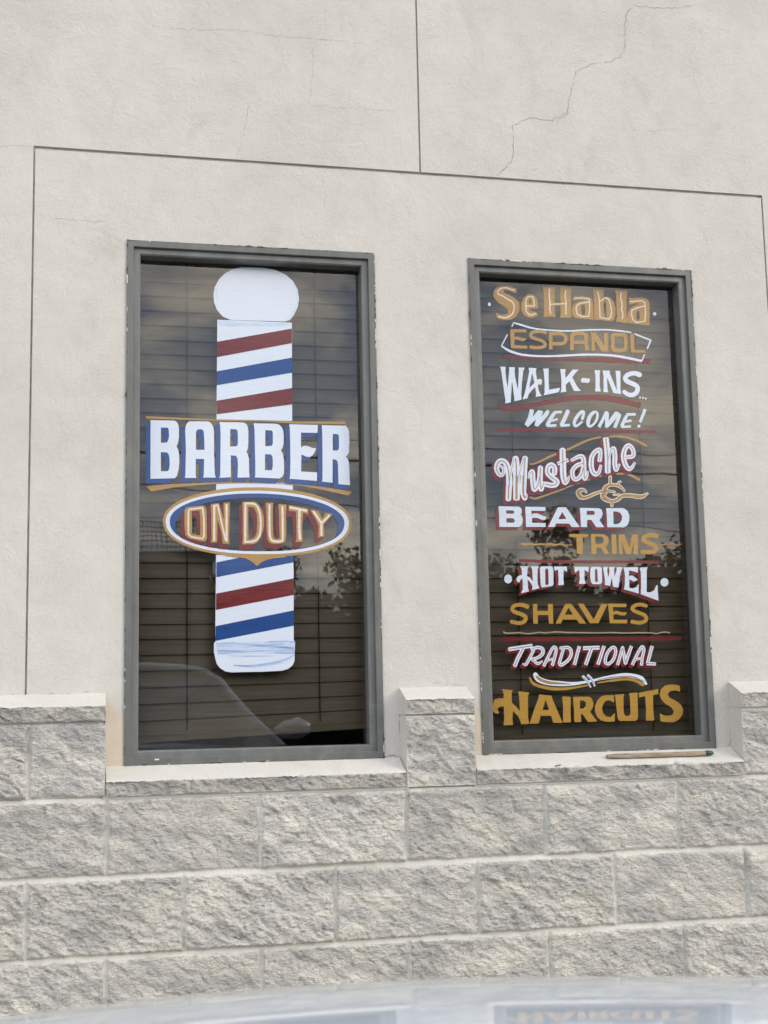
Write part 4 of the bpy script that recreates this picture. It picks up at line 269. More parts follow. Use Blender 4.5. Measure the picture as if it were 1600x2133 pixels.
 'BEARD': (2, [('red', '880 7328 103 3 19 -3 443 2 79 -4 60 -43 21 -63 -7 -95 -30 -37 -4 -11 45 -50 10 -27 0 227 103 98 473 2 15 -3 154 0 -10 -96 -9 -29 -101 -94 -87 0 101 -51 117 -30 17 -8 -55 -79 -101 -99 13 -5 100 -1 -4 -117 -108 -98 -605 -4 -6 5 -2 36 2 70 -5 124 -5 -8 -2 -22 -52 -77 -106 -99 -63 -31 -607 -4 -3 102 6 178 -11 342|2762 7321 252 5 11 -4 327 -470 20 -21 0 147 -13 232 111 103 606 -5 90 -41 7 -11 30 -107 -28 -101 -89 -111 137 -188 3 107 -11 356 112 103 569 2 123 -85 53 -145 -16 -160 -61 -134 -116 -105 -106 -62 -540 0 -6 5 -2 76 -94 -81 -257 -3 -12 9 -141 210 -15 8 -16 0 -6 -6 -6 -122 -110 -98 -186 -1 -4 1 -6 25 -36 -27 -259 2 -15 11 -60 89 -13 6 -334 -3 -116 -106 -214 -3 -1 9 330 594|1116 7114 -4 -2 3 -5 108 3 -5 5|1912 7106 -2 -15 5 -2 31 17|3683 7125 -3 -22 5 -6 144 3 -33 28|4548 7112 -6 -97 0 -196 106 -1 52 20 15 19 12 119 -50 85 -11 11 -102 41|2809 7036 -44 -79 56 -1 39 6 -42 73|1919 6891 1 -48 5 -5 191 -1 -113 51 -34 5|1115 6876 -3 -40 5 -6 129 1 21 6 -6 8 -48 29'), ('ice', '881 7328 102 3 19 -3 212 2 19 -3 288 0 55 -36 9 -9 20 -62 -1 -48 -6 -47 -30 -37 -4 -11 46 -51 20 -91 -17 -117 -51 -77 -71 -35 -604 -3 -3 101 6 179 -11 320|1722 7324 149 3 19 -3 305 3 15 -3 154 0 -10 -96 -5 -22 -5 -5 -428 6 -6 -6 -1 -33 2 -79 78 34 118 2 151 -71 117 -30 17 -8 -54 -78 -13 -9 -88 0 -131 56 -34 4 -80 3 -62 -13 -9 -8 -3 -77 3 -55 424 -5 5 -9 -6 -110 -614 -5 -4 40|2762 7321 252 5 11 -4 417 -601 -156 -4 -108 4 -70 97 -15 8 -408 -4 -9 -9 -33 -96 -217 -1|3465 7311 611 -3 90 -41 7 -11 30 -107 -28 -101 -89 -111 149 -214 -259 -3 -150 219 -15 8 -121 -3 -13 -222 -194 -1 -5 26 -1 328|4322 7313 570 5 116 -75 11 -11 53 -148 -16 -157 -61 -134 -116 -70 -544 1 -4 37 1 193|1115 7207 -5 -91 5 -9 212 -1 36 31 2 44 -42 29|3687 7221 -7 -115 5 -9 214 2 42 36 2 59 -38 30|4549 7216 -5 -78 3 -15 -6 -301 9 -5 102 2 92 37 76 95 14 123 -51 85 -12 12 -100 39|2892 7172 -127 -215 53 -1 200 10 -6 19 -94 154 -19 30|1114 6970 -2 -134 5 -6 220 6 40 38 -6 59 -56 36 -95 4')]),
 'TRIMS': (2, [('ochre', '5710 6553 129 3 47 -8 90 -25 19 -14 12 -17 7 -30 -10 -29 -18 -21 -28 -14 -24 -4 -114 28 -103 -1 -56 -8 -36 -12 -41 -19 -9 -12 4 -9 19 -14 132 -49 101 -44 54 -26 46 -28 35 -39 17 -48 -1 -52 -15 -41 -21 -30 -39 -35 -53 -26 -64 -19 -120 -16 -268 12 -2 11 -24 33 -4 22 15 34 26 30 71 2 157 -11 80 5 84 19 18 9 16 15 0 15 -19 15 -136 63 -116 42 -62 29 -45 40 -23 42 -7 41 7 41 22 44 30 32 41 26 53 22 72 20|3095 6508 236 4 19 -4 232 2 136 -5 -12 -88 -174 -7 -6 -5 -28 -503 -181 -1 3 499 -9 5 -169 7 -35 5 -14 80|3792 6513 152 3 15 -3 245 -2 133 -74 34 -130 -61 -140 -70 -45 130 -216 -170 -2 -96 184 -8 9 -12 0 -128 -2 -12 -191 -163 -1 7 379 -2 128|4452 6503 154 3 10 -5 -9 -532 3 -15 -2 -44 -6 -5 -141 -1 -9 6|4686 6505 203 2 137 -407 11 26 85 367 6 12 127 2 75 -5 -30 -600 -150 -1 5 126 4 19 11 174 -10 -15 -100 -302 -12 -4 -146 1 -115 355 -4 -30 20 -321 -10 -6 -106 2 -3 40|3932 6434 -3 -41 1 -184 74 -1 82 4 51 7 58 69 -4 93 -72 48')]),
 'wavy_rule': (2, [('gold', '1575 6232 20 2 110 -18 22 1 84 14 50 1 124 -29 53 1 85 15 87 0 50 -7 95 1 85 15 53 4 61 -12 83 -24 31 0 105 26 42 1 26 -8 49 -28 23 -4 123 1 143 11 9 -1 8 -11 -14 -13 -232 -27 -62 1 -26 7 -42 20 -22 4 -140 -30 -49 4 -99 25 -65 -1 -126 -19 -175 17 -100 -18 -50 -4 -135 25 -27 -1 -99 -22 -72 0 -83 10 -20 9 -11 18 1 18 9 16|6402 6256 46 2 106 -35 103 -15 32 4 61 25 20 4 9 -9 -2 -17 -57 -29 -41 -12 -100 3 -43 8 -99 29 -32 -2 -57 -32 -28 -8 -28 4 -55 25 -72 -22 -52 -8 -47 12 -49 23 6 18 9 6 67 -21 31 -1 97 27 32 -1 47 -24 12 -1 65 41')]),
 'red_rule_mid': (2, [('red', '1474 5739 892 -21 19 -4 1290 -11 27 -3 1255 14 31 -3 405 -3 23 -3 407 -3 19 -4 139 0 5 -8 -1 -30 -8 -52 -13 -6 -253 4 -24 3 -193 0 -23 3 -189 0 -24 4 -192 -1 -24 4 -1506 -11 -27 3 -1051 9 -19 3 -133 0 -830 23 -9 9 3 76')]),
 'HOT_TOWEL': (2, [('red', '1489 5518 281 2 1 -9 -30 -53 78 62 270 0 0 -8 -42 -69 0 -18 86 74 28 18 327 5 45 -34 39 27 406 -1 4 -44 -2 -117 -92 -78 -23 8 -5 -2 -10 -138 14 -178 -95 -81 -188 -13 22 116 2 54 -5 261 -3 33 -13 1 -35 -11 -9 -8 2 -29 -9 -297 -35 -62 -97 -80 -328 -51 -9 5 -20 26 -40 -34 -31 -21 -221 -46 -4 4 6 35 -101 -79 -251 -57 -1 8 60 104 8 231 -6 54 -5 4 -17 -12 -72 -62 -53 4 -33 37 -6 72 44 68 82 72 20 16 27 10 0 86 -20 69 -33 46|3211 5510 460 -1 5 -5 -1 -82 84 73 28 18 31 -3 213 0 68 -31 40 28 136 0 16 -6 3 -15 28 17 191 0 5 -5 -12 -53 73 55 191 -7 4 -5 -5 -21 36 22 471 12 6 -5 -1 -60 52 41 13 5 249 18 -34 -89 -33 -666 5 -5 98 -19 60 26 63 115 99 81 42 8 3 -483 -75 -63 -20 -15 -8 -1 -560 201 0 77 -73 -55 -470 131 36 165 14 278 -2 48 -24 101 -5 -2 -18 -40 -6 -22 -78 -396 -98 -81 -166 30 -5 8 -10 78 -12 -3 -49 -44 -28 -18 -161 31 3 153 -12 -9 -35 -45 -95 -78 -254 4 -48 58 -5 12 -19 190 16 144 -60 -45 -34 19 -5 -2 -10 -127 35 -150 -3 -10 -94 -78 -27 -4 -189 2 -1 7 36 131 0 280 -5 5 -134 -82 -8 0 -18 172 2 7 10 11|1729 5424 -6 -14 -18 -184 76 -36 2 104 -10 69 -4 16|2279 5335 -7 -351 9 -12 6 120 -3 15 4 210|5243 5312 -77 -64 -163 46 -29 3 -3 -70 5 -13 48 32 67 -7 47 -31 119 -91 -102 -86 -100 -44 -32 -11 -54 25 -6 -127 93 -26 83 22 120 103 7 287 -13 52|1722 4926 0 -64 32 -89 4 0 14 56'), ('ice', '1492 5518 280 1 -44 -80 -23 -213 87 -45 79 -105 7 -4 -2 302 -13 83 -46 62 274 0 -45 -80 -20 -318 3 -126 44 -127 -2 -13 -228 -48 23 101 -50 103 -78 89 -21 16 5 -251 31 -93 -98 -26 -162 -35 61 111 8 234 -9 80 -4 12 -4 0 -35 -21 -36 -45 -12 -44 -23 -1 -30 4 -32 36 -7 62 5 22 47 65 81 26 38 5 6 5 -3 141 -21 68|2349 5520 139 2 46 -38 8 -95 -3 -87 3 -11 -9 -300 -32 -58 -17 -8 -321 -47 -38 59 -9 535 31 36 14 9|2568 5513 410 1 4 -44 -3 -115 -101 54 -9 -1 -19 -262 13 -181 -26 -5 -162 -9 22 116 3 50 -8 298 -13 1 -93 -29 -5 13|3212 5510 463 -2 -8 -167 -7 1 -113 71 -6 -4 -19 -259 34 -157 -28 -5 -188 2 35 138 0 281 -5 4 -135 -82 -7 1|3782 5511 249 -1 69 -35 -7 -424 -55 -73 -251 2 -10 6 -43 54 -10 59 -12 164 24 201|4137 5505 134 2 20 -6 -22 -102 18 -187 5 -15 23 48 39 157 -34 99 197 1 -22 -88 0 -199 19 34 65 157 -4 92 148 -1 51 -6 -82 -202 -84 -414 -162 28 -8 5 -25 245 -5 16 -6 -8 -60 -234 -166 29 7 190|5239 5499 37 2 6 -5 -18 -166 -267 74 -16 3 -2 -4 -8 -176 5 -13 48 32 67 -7 47 -31 119 -91 -20 -12 -116 -49 -145 77 -14 -255 24 -12 74 -18 119 33 16 10 63 80 8 4 5 -24 -5 -95 2 -121 -2 -37 -6 -5 -444 122 -27 9 -1 3 38 161 13 279 -1 48 -37 173 94 5|5585 5500 6 2 5 -6 -35 -88 -33 -663 5 -5 98 -19 133 59 18 27 68 132 5 5 40 7 3 -481 -567 202 6 118 15 139 12 412 -32 133 18 9|2314 5455 -34 -59 -8 -412 16 -20 29 -21 38 30 23 25 4 398 -18 59|3912 5455 -39 -53 -7 -256 1 -91 42 -18 44 28 3 26 -5 329 -16 20')]),
 'dots': (2, [('ice', '1096 5269 20 2 27 -5 46 -26 20 -25 13 -25 8 -44 -10 -57 -31 -47 -36 -25 -46 -12 -37 4 -48 28 -19 23 -12 25 -9 44 11 57 16 30 20 22 19 13 31 15|6102 5161 53 1 44 -16 24 -19 17 -22 11 -22 7 -33 -8 -52 -22 -42 -46 -36 -48 -16 -52 5 -38 18 -19 15 -19 27 -15 44 3 44 23 48 33 33')]),
 'SHAVES': (2, [('ochre', '5236 4409 100 1 66 -8 105 -34 27 -23 8 -22 -7 -29 -22 -24 -20 -10 -31 0 -104 33 -106 4 -39 -4 -52 -15 -44 -21 -20 -16 5 -11 17 -12 54 -26 92 -37 131 -42 30 -15 46 -32 44 -49 19 -38 5 -40 -4 -33 -10 -29 -27 -41 -41 -36 -64 -29 -75 -18 -63 -7 -43 0 -70 8 -178 31 -15 31 -3 29 15 26 28 26 202 -34 97 -1 56 12 44 18 16 14 10 16 1 25 -14 19 -32 26 -42 22 -123 39 -146 63 -54 42 -28 47 -4 15 3 47 21 40 30 28 40 24 64 29 52 15|1389 4421 104 1 127 -19 97 -33 19 -22 10 -33 -5 -25 -11 -18 -21 -19 -35 -11 -19 1 -77 38 -41 15 -120 12 -68 -7 -45 -15 -21 -15 -11 -18 3 -14 22 -24 37 -21 149 -45 129 -62 44 -39 22 -41 4 -18 -3 -53 -13 -36 -34 -53 -37 -34 -35 -20 -53 -18 -61 -11 -101 1 -122 27 -93 26 -16 32 6 40 40 31 167 -38 105 -4 41 7 38 14 18 12 18 25 10 28 -9 16 -66 36 -52 21 -123 35 -44 18 -51 35 -33 33 -22 37 -10 43 0 18 14 43 26 39 32 29 55 29 45 14|3284 4391 169 -2 15 -6 299 -466 30 44 245 420 190 1 8 -6 -324 -578 -266 0 -11 4 -26 41|4251 4387 552 -4 43 -6 -7 -94 -6 -6 -420 6 -6 -6 -1 -29 3 -94 6 -6 110 25 157 -48 169 -3 -6 -14 -50 -73 -13 -13 -136 5 -123 36 -19 1 -78 -7 -16 -5 -4 -44 3 -105 6 -5 435 -1 -7 -103 -5 -7 -552 4 -5 15 -13 319 -19 240|2888 4389 174 1 11 -3 392 -512 60 -85 -129 -1 -95 5 -68 111 -8 7 -11 1 -424 3 -9 -6 -64 -115 -169 2 75 136|1857 4386 140 0 -8 -205 321 -3 14 5 9 201 153 0 1 -101 -7 -191 3 -11 -4 -208 3 -14 -4 -65 -137 1 -9 259 -318 3 -11 -1 -2 -8 -7 -250 -144 0 -3 83|2980 4270 -132 -209 267 -1 -126 206')]),
 'cream_rule': (2, [('tan', '911 3582 22 -1 20 -29 41 -8 156 -2 12 4 97 -1 112 9 60 0 120 -23 101 -11 109 2 250 37 53 0 86 -15 87 -1 288 23 145 -2 212 -19 332 -3 15 -4 179 -2 12 -3 180 -2 15 -4 385 -3 11 3 209 2 15 4 205 -6 182 -12 322 -3 12 3 121 0 16 3 453 -4 129 -9 73 -22 55 4 112 30 64 11 149 -1 44 -4 31 -8 16 -16 0 -18 -7 -16 -16 -7 -16 11 -3 13 -11 5 -36 3 -149 2 -76 -15 -99 -27 -64 -3 -73 22 -125 8 -449 5 -16 -4 -125 1 -12 -3 -322 3 -182 12 -204 6 -16 -4 -208 -2 -12 -3 -384 3 -16 4 -180 2 -11 3 -180 2 -15 4 -332 3 -212 20 -144 1 -289 -23 -90 1 -83 15 -49 1 -254 -37 -112 -3 -124 16 -93 18 -56 1 -116 -10 -98 1 -11 -3 -157 1 -29 4 -33 11 -15 14 -12 27')]),
 'red_rule_low': (2, [('red', '6501 3372 66 1 11 -4 -3 -97 -4 -7 -10 -2 -1270 2 -28 -3 -327 3 -27 -3 -1474 11 -26 -3 -614 6 -27 -3 -519 5 -26 -3 -1368 14 -10 2 -3 11 3 85 4 7 9 2 1584 -16 27 4 520 -5 27 3 1657 -13 27 4 354 -4 28 4 327 -3 28 3')]),
 'TRADITIONAL': (2, [('red', '1777 3214 14 1 12 -12 1 -18 16 -32 1 -26 122 30 64 -1 26 -5 34 -7 52 -22 45 -37 17 -29 14 -54 -2 -60 -6 -25 -24 -53 -20 -25 -115 -103 -86 -51 3 -7 17 -5 38 14 73 37 8 0 25 -15 8 1 136 242 53 78 117 109 51 19 42 -5 30 -14 22 -18 28 -44 47 39 31 8 160 19 72 0 57 -16 30 -15 31 -23 32 -39 24 -58 4 -21 -1 -76 63 179 69 62 15 7 102 -27 11 -7 7 -16 40 29 38 4 492 9 12 -5 7 -15 1 -31 67 56 17 4 102 -33 13 -12 -1 -11 -66 -170 46 51 139 123 28 17 55 21 50 0 27 -8 24 -12 30 -30 27 -61 7 -65 34 75 82 73 31 14 28 0 19 -8 18 -14 12 -24 22 -137 5 -8 63 137 75 65 23 4 77 -26 16 -9 4 -18 -212 -511 -12 -17 -87 -77 -35 -13 -35 4 -17 9 -18 18 -10 25 -14 91 -38 -97 -74 -65 -27 -3 -87 27 -5 8 1 14 55 154 4 23 -71 -80 -95 -83 -47 -34 -47 -21 -20 -4 -57 1 -27 8 -43 23 -24 24 -12 20 -13 43 -1 29 -4 4 -33 -72 -73 -64 -16 -4 -109 38 -4 19 166 410 3 18 -27 -16 -158 -3 -173 -400 -80 -67 -106 33 -12 9 -3 14 172 402 -1 5 -11 1 -153 -5 -12 5 -10 30 -134 -404 -11 -17 -77 -65 -105 27 -12 7 -5 12 77 231 4 23 -23 -37 -47 -56 -113 -101 -132 -93 -85 -42 -23 -4 -45 5 -38 23 -18 25 -21 43 -3 43 127 362 -1 8 -15 1 -9 -5 -59 -199 -72 -209 -68 -65 -15 -10 -61 5 -44 26 -4 7 0 22 32 85 4 20 -69 -22 -44 -86 -79 -67 -37 -4 -23 5 -22 14 -22 30 -3 22 33 65 -9 -2 -51 -42 -36 -22 -34 -13 -49 -4 -26 8 -42 23 -104 98 -19 -6 -31 -48 -92 -83 -39 -18 -34 0 -41 15 -50 39 -9 13 1 28 87 81 19 8 26 -7 7 3 145 237 20 39 -28 29 -6 14 -1 29 -16 2 -75 -11 -20 -8 -132 -229 -116 -240 -69 -62 -11 -4 -60 1 -35 19 -11 22 -13 7 -3 14 124 260 111 186 -332 -43 -12 12 -1 11 -9 11 -15 35 2 29 18 47 76 66 387 46|5278 3133 49 1 31 -15 20 -20 21 -36 13 -69 -12 -76 -56 -195 -21 -116 0 -23 159 471 71 62 16 7 105 -27 12 -12 -1 -22 -146 -433 5 -6 47 -4 132 -6 12 -5 4 -8 -9 -97 -11 -18 -72 -62 -12 -4 -39 1 -12 3 -253 12 -8 5 -4 11 5 47 -16 9 -78 -67 -43 -18 -43 5 -34 22 -5 12 22 126 0 15 -5 4 -68 -18 -53 -93 -82 -68 -12 0 -68 30 -23 11 -4 8 0 7 145 265 88 148 63 93 37 43 91 80|4278 2939 -26 -26 -29 -39 -51 -107 -24 -83 0 -36 15 -15 20 3 17 15 33 47 30 64 28 93 3 54 -8 29|1875 2965 -25 -37 -64 -113 1 -4 49 6 65 17 38 17 32 22 10 43 -4 18 -8 9 -45 17|2804 2949 -107 -308 15 4 29 19 75 56 19 25 25 57 10 35 2 54 -4 14 -8 16 -15 14 -18 11|2389 2883 -46 -78 -14 -29 2 -5 28 8|5170 2802 -20 -37 3 -5 8 1 5 7 10 33'), ('white', '1781 3200 6 -1 1 -17 16 -33 0 -21 -6 -18 4 -6 117 34 27 4 56 0 60 -12 30 -11 38 -23 25 -25 21 -51 4 -28 -8 -71 -24 -53 -60 -58 -54 -34 -65 -32 -91 -26 34 -36 16 -12 30 -11 23 4 95 45 23 -14 8 -18 -4 -18 -67 -52 -36 -22 -27 -10 -41 -4 -26 8 -33 18 -107 102 -21 1 -29 25 -74 -123 -17 -23 -24 -20 -30 -14 -26 0 -33 12 -27 19 -29 25 1 21 20 14 52 -13 20 5 219 366 0 5 -12 2 -18 14 -11 19 0 21 6 22 -15 1 -124 -16 -41 -8 -170 -300 -111 -232 -57 -1 -23 13 -16 25 -10 7 6 18 116 242 125 208 -15 2 -341 -47 -3 14 -13 14 -10 28 1 22 10 21 3 18|5282 3118 41 1 23 -11 20 -20 17 -29 7 -22 6 -47 -11 -69 -57 -195 -35 -209 -32 -15 -24 0 -15 4 -27 20 26 155 -6 9 -141 -32 -85 -151 -80 33 -7 4 2 8 141 258 85 140 81 116 39 38|2469 3142 21 2 33 -12 28 -19 14 -18 20 -51 -1 -60 -19 -82 -49 -160 -71 -206 -55 0 -37 23 0 14 44 120 0 11 -4 1 -139 -42 -11 -14 -65 -126 -34 -6 -18 5 -26 21 -12 23 54 102 190 336 36 57 29 37 31 28|4014 3125 14 1 80 -26 12 -8 -221 -548 -9 -6 -87 28 -12 8|4901 3115 9 1 76 -26 9 -8 -216 -518 -21 -19 -28 -7 -30 8 -20 19 -7 19 -32 242 -5 10 -115 -315 -12 -1 -80 23 4 22 58 165 116 327 13 25 29 19 23 1 21 -10 14 -18 47 -271 4 -6|5567 3104 9 2 81 -20 13 -5 0 -10 -152 -456 6 -5 198 -11 -6 -88 -10 -12 -297 17 5 54 -17 11 0 14|3864 3120 48 1 9 -9 -2 -105 -213 -8 -198 -457 -5 -6 -11 2 -87 30 -3 5 11 32 166 392 -186 -2 -5 11 3 101 38 5|4338 3114 44 2 42 -16 33 -32 16 -31 13 -69 -2 -39 -25 -101 -26 -68 -34 -65 -39 -51 -42 -45 -69 -53 -40 -18 -20 -4 -54 1 -22 8 -38 21 -30 35 -10 29 -5 46 4 43 24 83 47 107 59 87 35 38 68 61 34 18|2829 3127 70 1 26 -4 53 -22 44 -36 33 -56 10 -43 -3 -75 -10 -43 -17 -50 -33 -60 -45 -55 -44 -39 -57 -43 -107 -68 -46 -20 -45 -3 -30 11 -16 12 -18 25 -21 50 6 39 130 370 -4 5 -50 -2 -2 12 -13 18 2 32 6 7 2 14 5 2|3224 3123 18 1 83 -23 3 -4 -183 -552 -98 24 -4 5|2475 3050 -21 -22 -41 -64 -114 -209 1 -8 119 34 13 12 43 145 15 68 -7 39|4355 3021 -36 -20 -77 -75 -30 -41 -29 -54 -35 -86 -15 -57 -1 -43 8 -16 19 -11 19 0 28 14 58 51 48 60 21 40 26 64 20 68 3 62 -4 18 -10 22|5290 3008 -26 -31 -59 -90 -55 -89 -29 -59 114 25 58 202 2 33|1935 3042 -75 -18 20 -14 -2 -7 -121 -212 82 12 65 17 82 43 49 40 13 16 17 46 0 21 -9 25 -9 8 -34 15 -37 8|2815 3032 -143 -406 5 -14 46 23 60 39 46 33 57 51 31 39 29 64 10 36 2 61 -15 37 -26 21 -26 12 -19 4'), ('taupe', '1775 3153 13 2 6 -5 -2 -15 -12 -5 -714 -95 -15 2 -2 4 1 14 9 5|4058 3114 17 -4 -1 -14 -217 -537 -9 -8 -12 5 1 14|4939 3104 14 -4 3 -11 -214 -503 -10 -5 -12 6 -64 419 -10 -18 -162 -456 -17 0 4 26 180 500 11 7 9 -9 60 -397 4 -19 4 0|5609 3093 14 2 7 -6 -169 -513 6 -5 246 -11 5 -9 -2 -11 -4 -2 -293 15 -5 6 2 14 20 3 6 11|3266 3112 19 0 -1 -18 -175 -528 -5 -10 -16 2 -3 5 3 14|5292 3082 17 1 15 -7 16 -20 14 -47 -2 -51 -56 -199 2 -18 -7 -7 -6 -21 -30 -188 -13 -5 -8 1 0 4 35 199 -5 5 -201 -47 -19 -1 -84 -152 -6 -8 -11 4 -5 8 192 344 76 119 38 50 34 31|2467 3106 25 1 16 -8 22 -22 17 -39 -1 -47 -19 -82 -39 -131 -81 -231 -16 0 -2 8 63 177 4 14 -5 5 -210 -64 -11 -1 -7 7 -76 -145 -6 -8 -11 3 -4 5 4 14 235 428 66 93|4348 3078 21 1 32 -12 29 -33 10 -33 4 -21 -3 -65 -42 -133 -42 -79 -43 -51 -48 -47 -52 -34 -19 -7 -39 -4 -30 9 -21 12 -21 22 -14 46 2 40 9 43 32 89 55 104 54 66 71 63 33 18|1946 3102 36 1 49 -9 55 -22 31 -26 10 -21 7 -33 -1 -39 -18 -53 -25 -33 -26 -23 -59 -40 -58 -27 -53 -17 -87 -15 -7 -4 88 -87 28 -19 33 -12 26 4 23 10 77 48 16 3 2 -8 -68 -47 -31 -17 -38 -11 -19 1 -46 23 -118 109 -30 -6 -9 6 2 11 155 28 80 31 62 38 31 26 25 28 12 22 9 35 -2 54 -15 27 -19 17 -22 11 -59 15 -57 1 -53 -11 -114 -36 -23 -2 1 14 144 45|5297 3065 -33 -25 -68 -95 -123 -204 -21 -40 0 -6 209 46 13 8 58 209 2 47 -7 29 -15 24 -8 7|2816 3088 74 1 22 -4 38 -15 40 -32 23 -38 10 -40 -2 -60 -10 -43 -22 -57 -24 -43 -39 -46 -46 -40 -53 -40 -95 -61 -50 -20 -23 0 -19 12 -35 54 13 25 145 415 15 -3 1 -11 -149 -423 11 -25 18 -22 27 -1 43 21 83 53 52 39 51 45 27 32 37 68 13 39 11 64 -6 50 -22 41 -30 25 -22 11 -45 12 -88 -2 -103 -13 -35 2 0 11 5 4|2472 3090 -31 -21 -57 -83 -154 -280 0 -8 214 64 15 -2 45 139 24 103 0 29 -14 36 -19 19|3843 3073 71 1 5 -9 -1 -11 -5 -1 -231 -5 -9 -5 -206 -486 -5 -7 -14 4 -4 4 2 10 202 475 -88 3 -12 -4 -153 -2 -6 6 2 14 16 5|4341 3058 -48 -28 -64 -61 -42 -51 -46 -82 -40 -108 -11 -68 3 -25 10 -26 31 -23 35 -8 23 4 47 27 50 45 32 35 54 90 27 68 15 54 7 68 -10 51 -14 21 -24 16|1495 3078 19 -7 -2 -7 -93 -152 -68 -119 -115 -243 -12 -11 -14 8 2 10 93 197 91 166|1832 3028 4 4 9 -4 0 -11 -246 -414 -23 -20 -15 -7 -22 0 -70 32 -1 9 8 2 56 -25 26 -1 27 21')]),
 'swash': (2, [('ochre', '1681 2214 9 4 7 -6 66 -112 32 -33 75 -41 93 -33 111 -30 239 -44 195 -21 196 -4 137 5 224 17 440 49 19 -4 3 -26 -8 -5 -506 -87 -240 -32 -133 -4 -154 3 -117 9 -127 16 -190 40 -119 34 -96 37 -62 32 -44 40 -36 58 -41 121|4675 2141 125 0 116 -13 100 -24 99 -34 61 -30 135 -79 -5 -7 2 -29 -6 -14 -19 -18 -30 -14 -11 3 -132 87 -76 38 -107 37 -72 17 -62 8 -116 2 -108 -6 -190 -18 -182 -11 -385 -40 -11 1 -6 8 0 18 15 4 514 86 205 21'), ('white', '1839 2350 36 0 31 -15 59 -91 40 -29 74 -36 96 -34 138 -31 116 -16 222 -18 174 -21 155 -10 190 4 259 26 -113 113 12 35 29 16 23 -1 82 -81 56 -70 66 13 2 5 -4 7 -105 105 10 30 20 17 15 4 16 2 5 -4 84 -87 40 -54 9 -5 364 75 360 63 195 22 89 6 162 -6 135 -20 111 -24 107 -34 50 -23 41 -32 41 -50 76 -145 -21 -25 -34 -15 -22 18 -82 88 -33 25 -103 45 -61 19 -196 40 -115 12 -93 2 -325 -24 -213 -21 -235 -29 -166 -30 -6 -11 39 -122 -9 -9 -39 -14 -8 9 -55 127 -69 -9 -10 -5 4 -18 52 -115 -2 -8 -35 -16 -85 137 -12 9 -345 -58 -244 -21 -238 -2 -181 10 -143 13 -108 16 -127 31 -122 44 -75 42 -54 57 -17 32 -31 89 1 36 9 17 23 21'), ('bronze', '1881 2261 32 0 61 -56 96 -51 137 -48 127 -28 196 -21 146 -24 237 -29 27 -5 1 -15 -10 -5 -442 8 -184 13 -79 12 -48 13 -93 29 -63 26 -51 26 -27 19 -44 43 -39 50 1 22'), ('taupe', '3522 2224 10 2 16 -17 83 -98 43 -72 34 -79 -5 -8 -8 -2 -5 3 -57 119 -37 52 -78 89|4593 2207 234 -2 77 -8 96 -21 110 -41 198 -97 4 -8 -9 -14 -39 14 -167 76 -84 31 -103 24 -143 13 -127 2 -209 -8 -217 -18 -367 -47 -47 -1 1 10 5 2 444 68 236 21|3360 2194 6 4 6 -4 73 -72 42 -50 86 -138 4 -11 -4 -7 -9 -2 -9 10 -54 93 -52 70 -93 97')]),
 'HAIRCUTS': (2, [('ochre', '6160 1925 158 -8 144 -33 3 -123 -5 -64 -135 46 -182 -23 -16 -10 -77 -86 58 -95 234 -116 143 -121 54 -133 -29 -147 -118 -136 -149 -78 -212 -7 -244 31 -9 13 -14 226 145 -65 152 -11 119 34 45 90 -57 118 -192 113 -138 136 -46 153 48 150 25 23 118 91|5746 1795 6 2 5 -6 -9 -151 -150 -21 -22 -8 -16 -467 12 -287 -9 -5 -256 6 -5 9 4 11 22 293 -11 416 -16 1 -177 -37 -13 137 12 5|807 1880 333 -37 -39 -87 -8 -277 125 -108 112 -130 5 1 2 25 -7 337 -21 201 15 1 321 -43 -40 -94 -23 -615 30 -200 -21 -5 -193 -9 -37 2 -18 102 -69 142 -152 148 -25 -253 19 -147 -38 -4 -214 -5 -45 2 -1 18 23 111 2 192 -3 14 5 143 -3 67 -89 2 -83 -34 -21 -73 51 -57 -27 -41 -8 -2 -88 10 -63 55 -6 24 -7 119 19 119 50 86 114 34 159 -4 12 101 -16 95 -33 67|5068 1703 6 2 5 -6 -3 -75 3 -11 -11 -215 3 -14 -8 -161 3 -14 -7 -147 3 -18 -2 -39 -29 -110 -69 -39 -500 9 -55 76 -4 18 -55 686 12 5 278 11 2 -11 -24 -92 -12 -418 2 -32 37 -83 68 -21 82 27 30 93 -2 444 -15 119|1952 1704 381 -42 43 -135 277 -669 -77 -4 -214 7 -59 202 -8 9 -19 -3 -288 6 -8 -1 -9 -25 -63 -195 -209 0 -15 -3 -56 3 4 21 141 368 153 346|4293 1639 17 1 5 -5 -12 -216 -134 73 -120 -15 -98 -113 -33 -117 -1 -18 34 -125 96 -95 137 -21 136 121 -12 -254 -184 -5 -92 2 -166 47 -11 7 -110 111 -62 171 19 149 79 151 9 13 127 110 132 24|2671 1627 38 1 188 -14 34 -4 5 -6 -20 -505 1 -149 -3 -81 -6 -5 -215 1 -15 -3 -9 6 21 522 -19 191|3465 1608 36 1 30 -12 74 -54 11 -23 36 -111 -22 -120 -6 -14 -90 -116 211 -288 -284 -12 -174 239 -9 5 -19 0 -16 -4 -2 -8 0 -226 -121 -2 -95 3 -2 89 5 113 -3 14 4 113 -14 376 3 39 129 -1 16 3|2152 1535 -14 -25 -95 -262 199 -6 4 5 -3 11|3230 1500 -10 -238 106 4 84 73 -3 111 -67 48')]),
}
WLET = {1: 1.08863, 2: 1.08608}

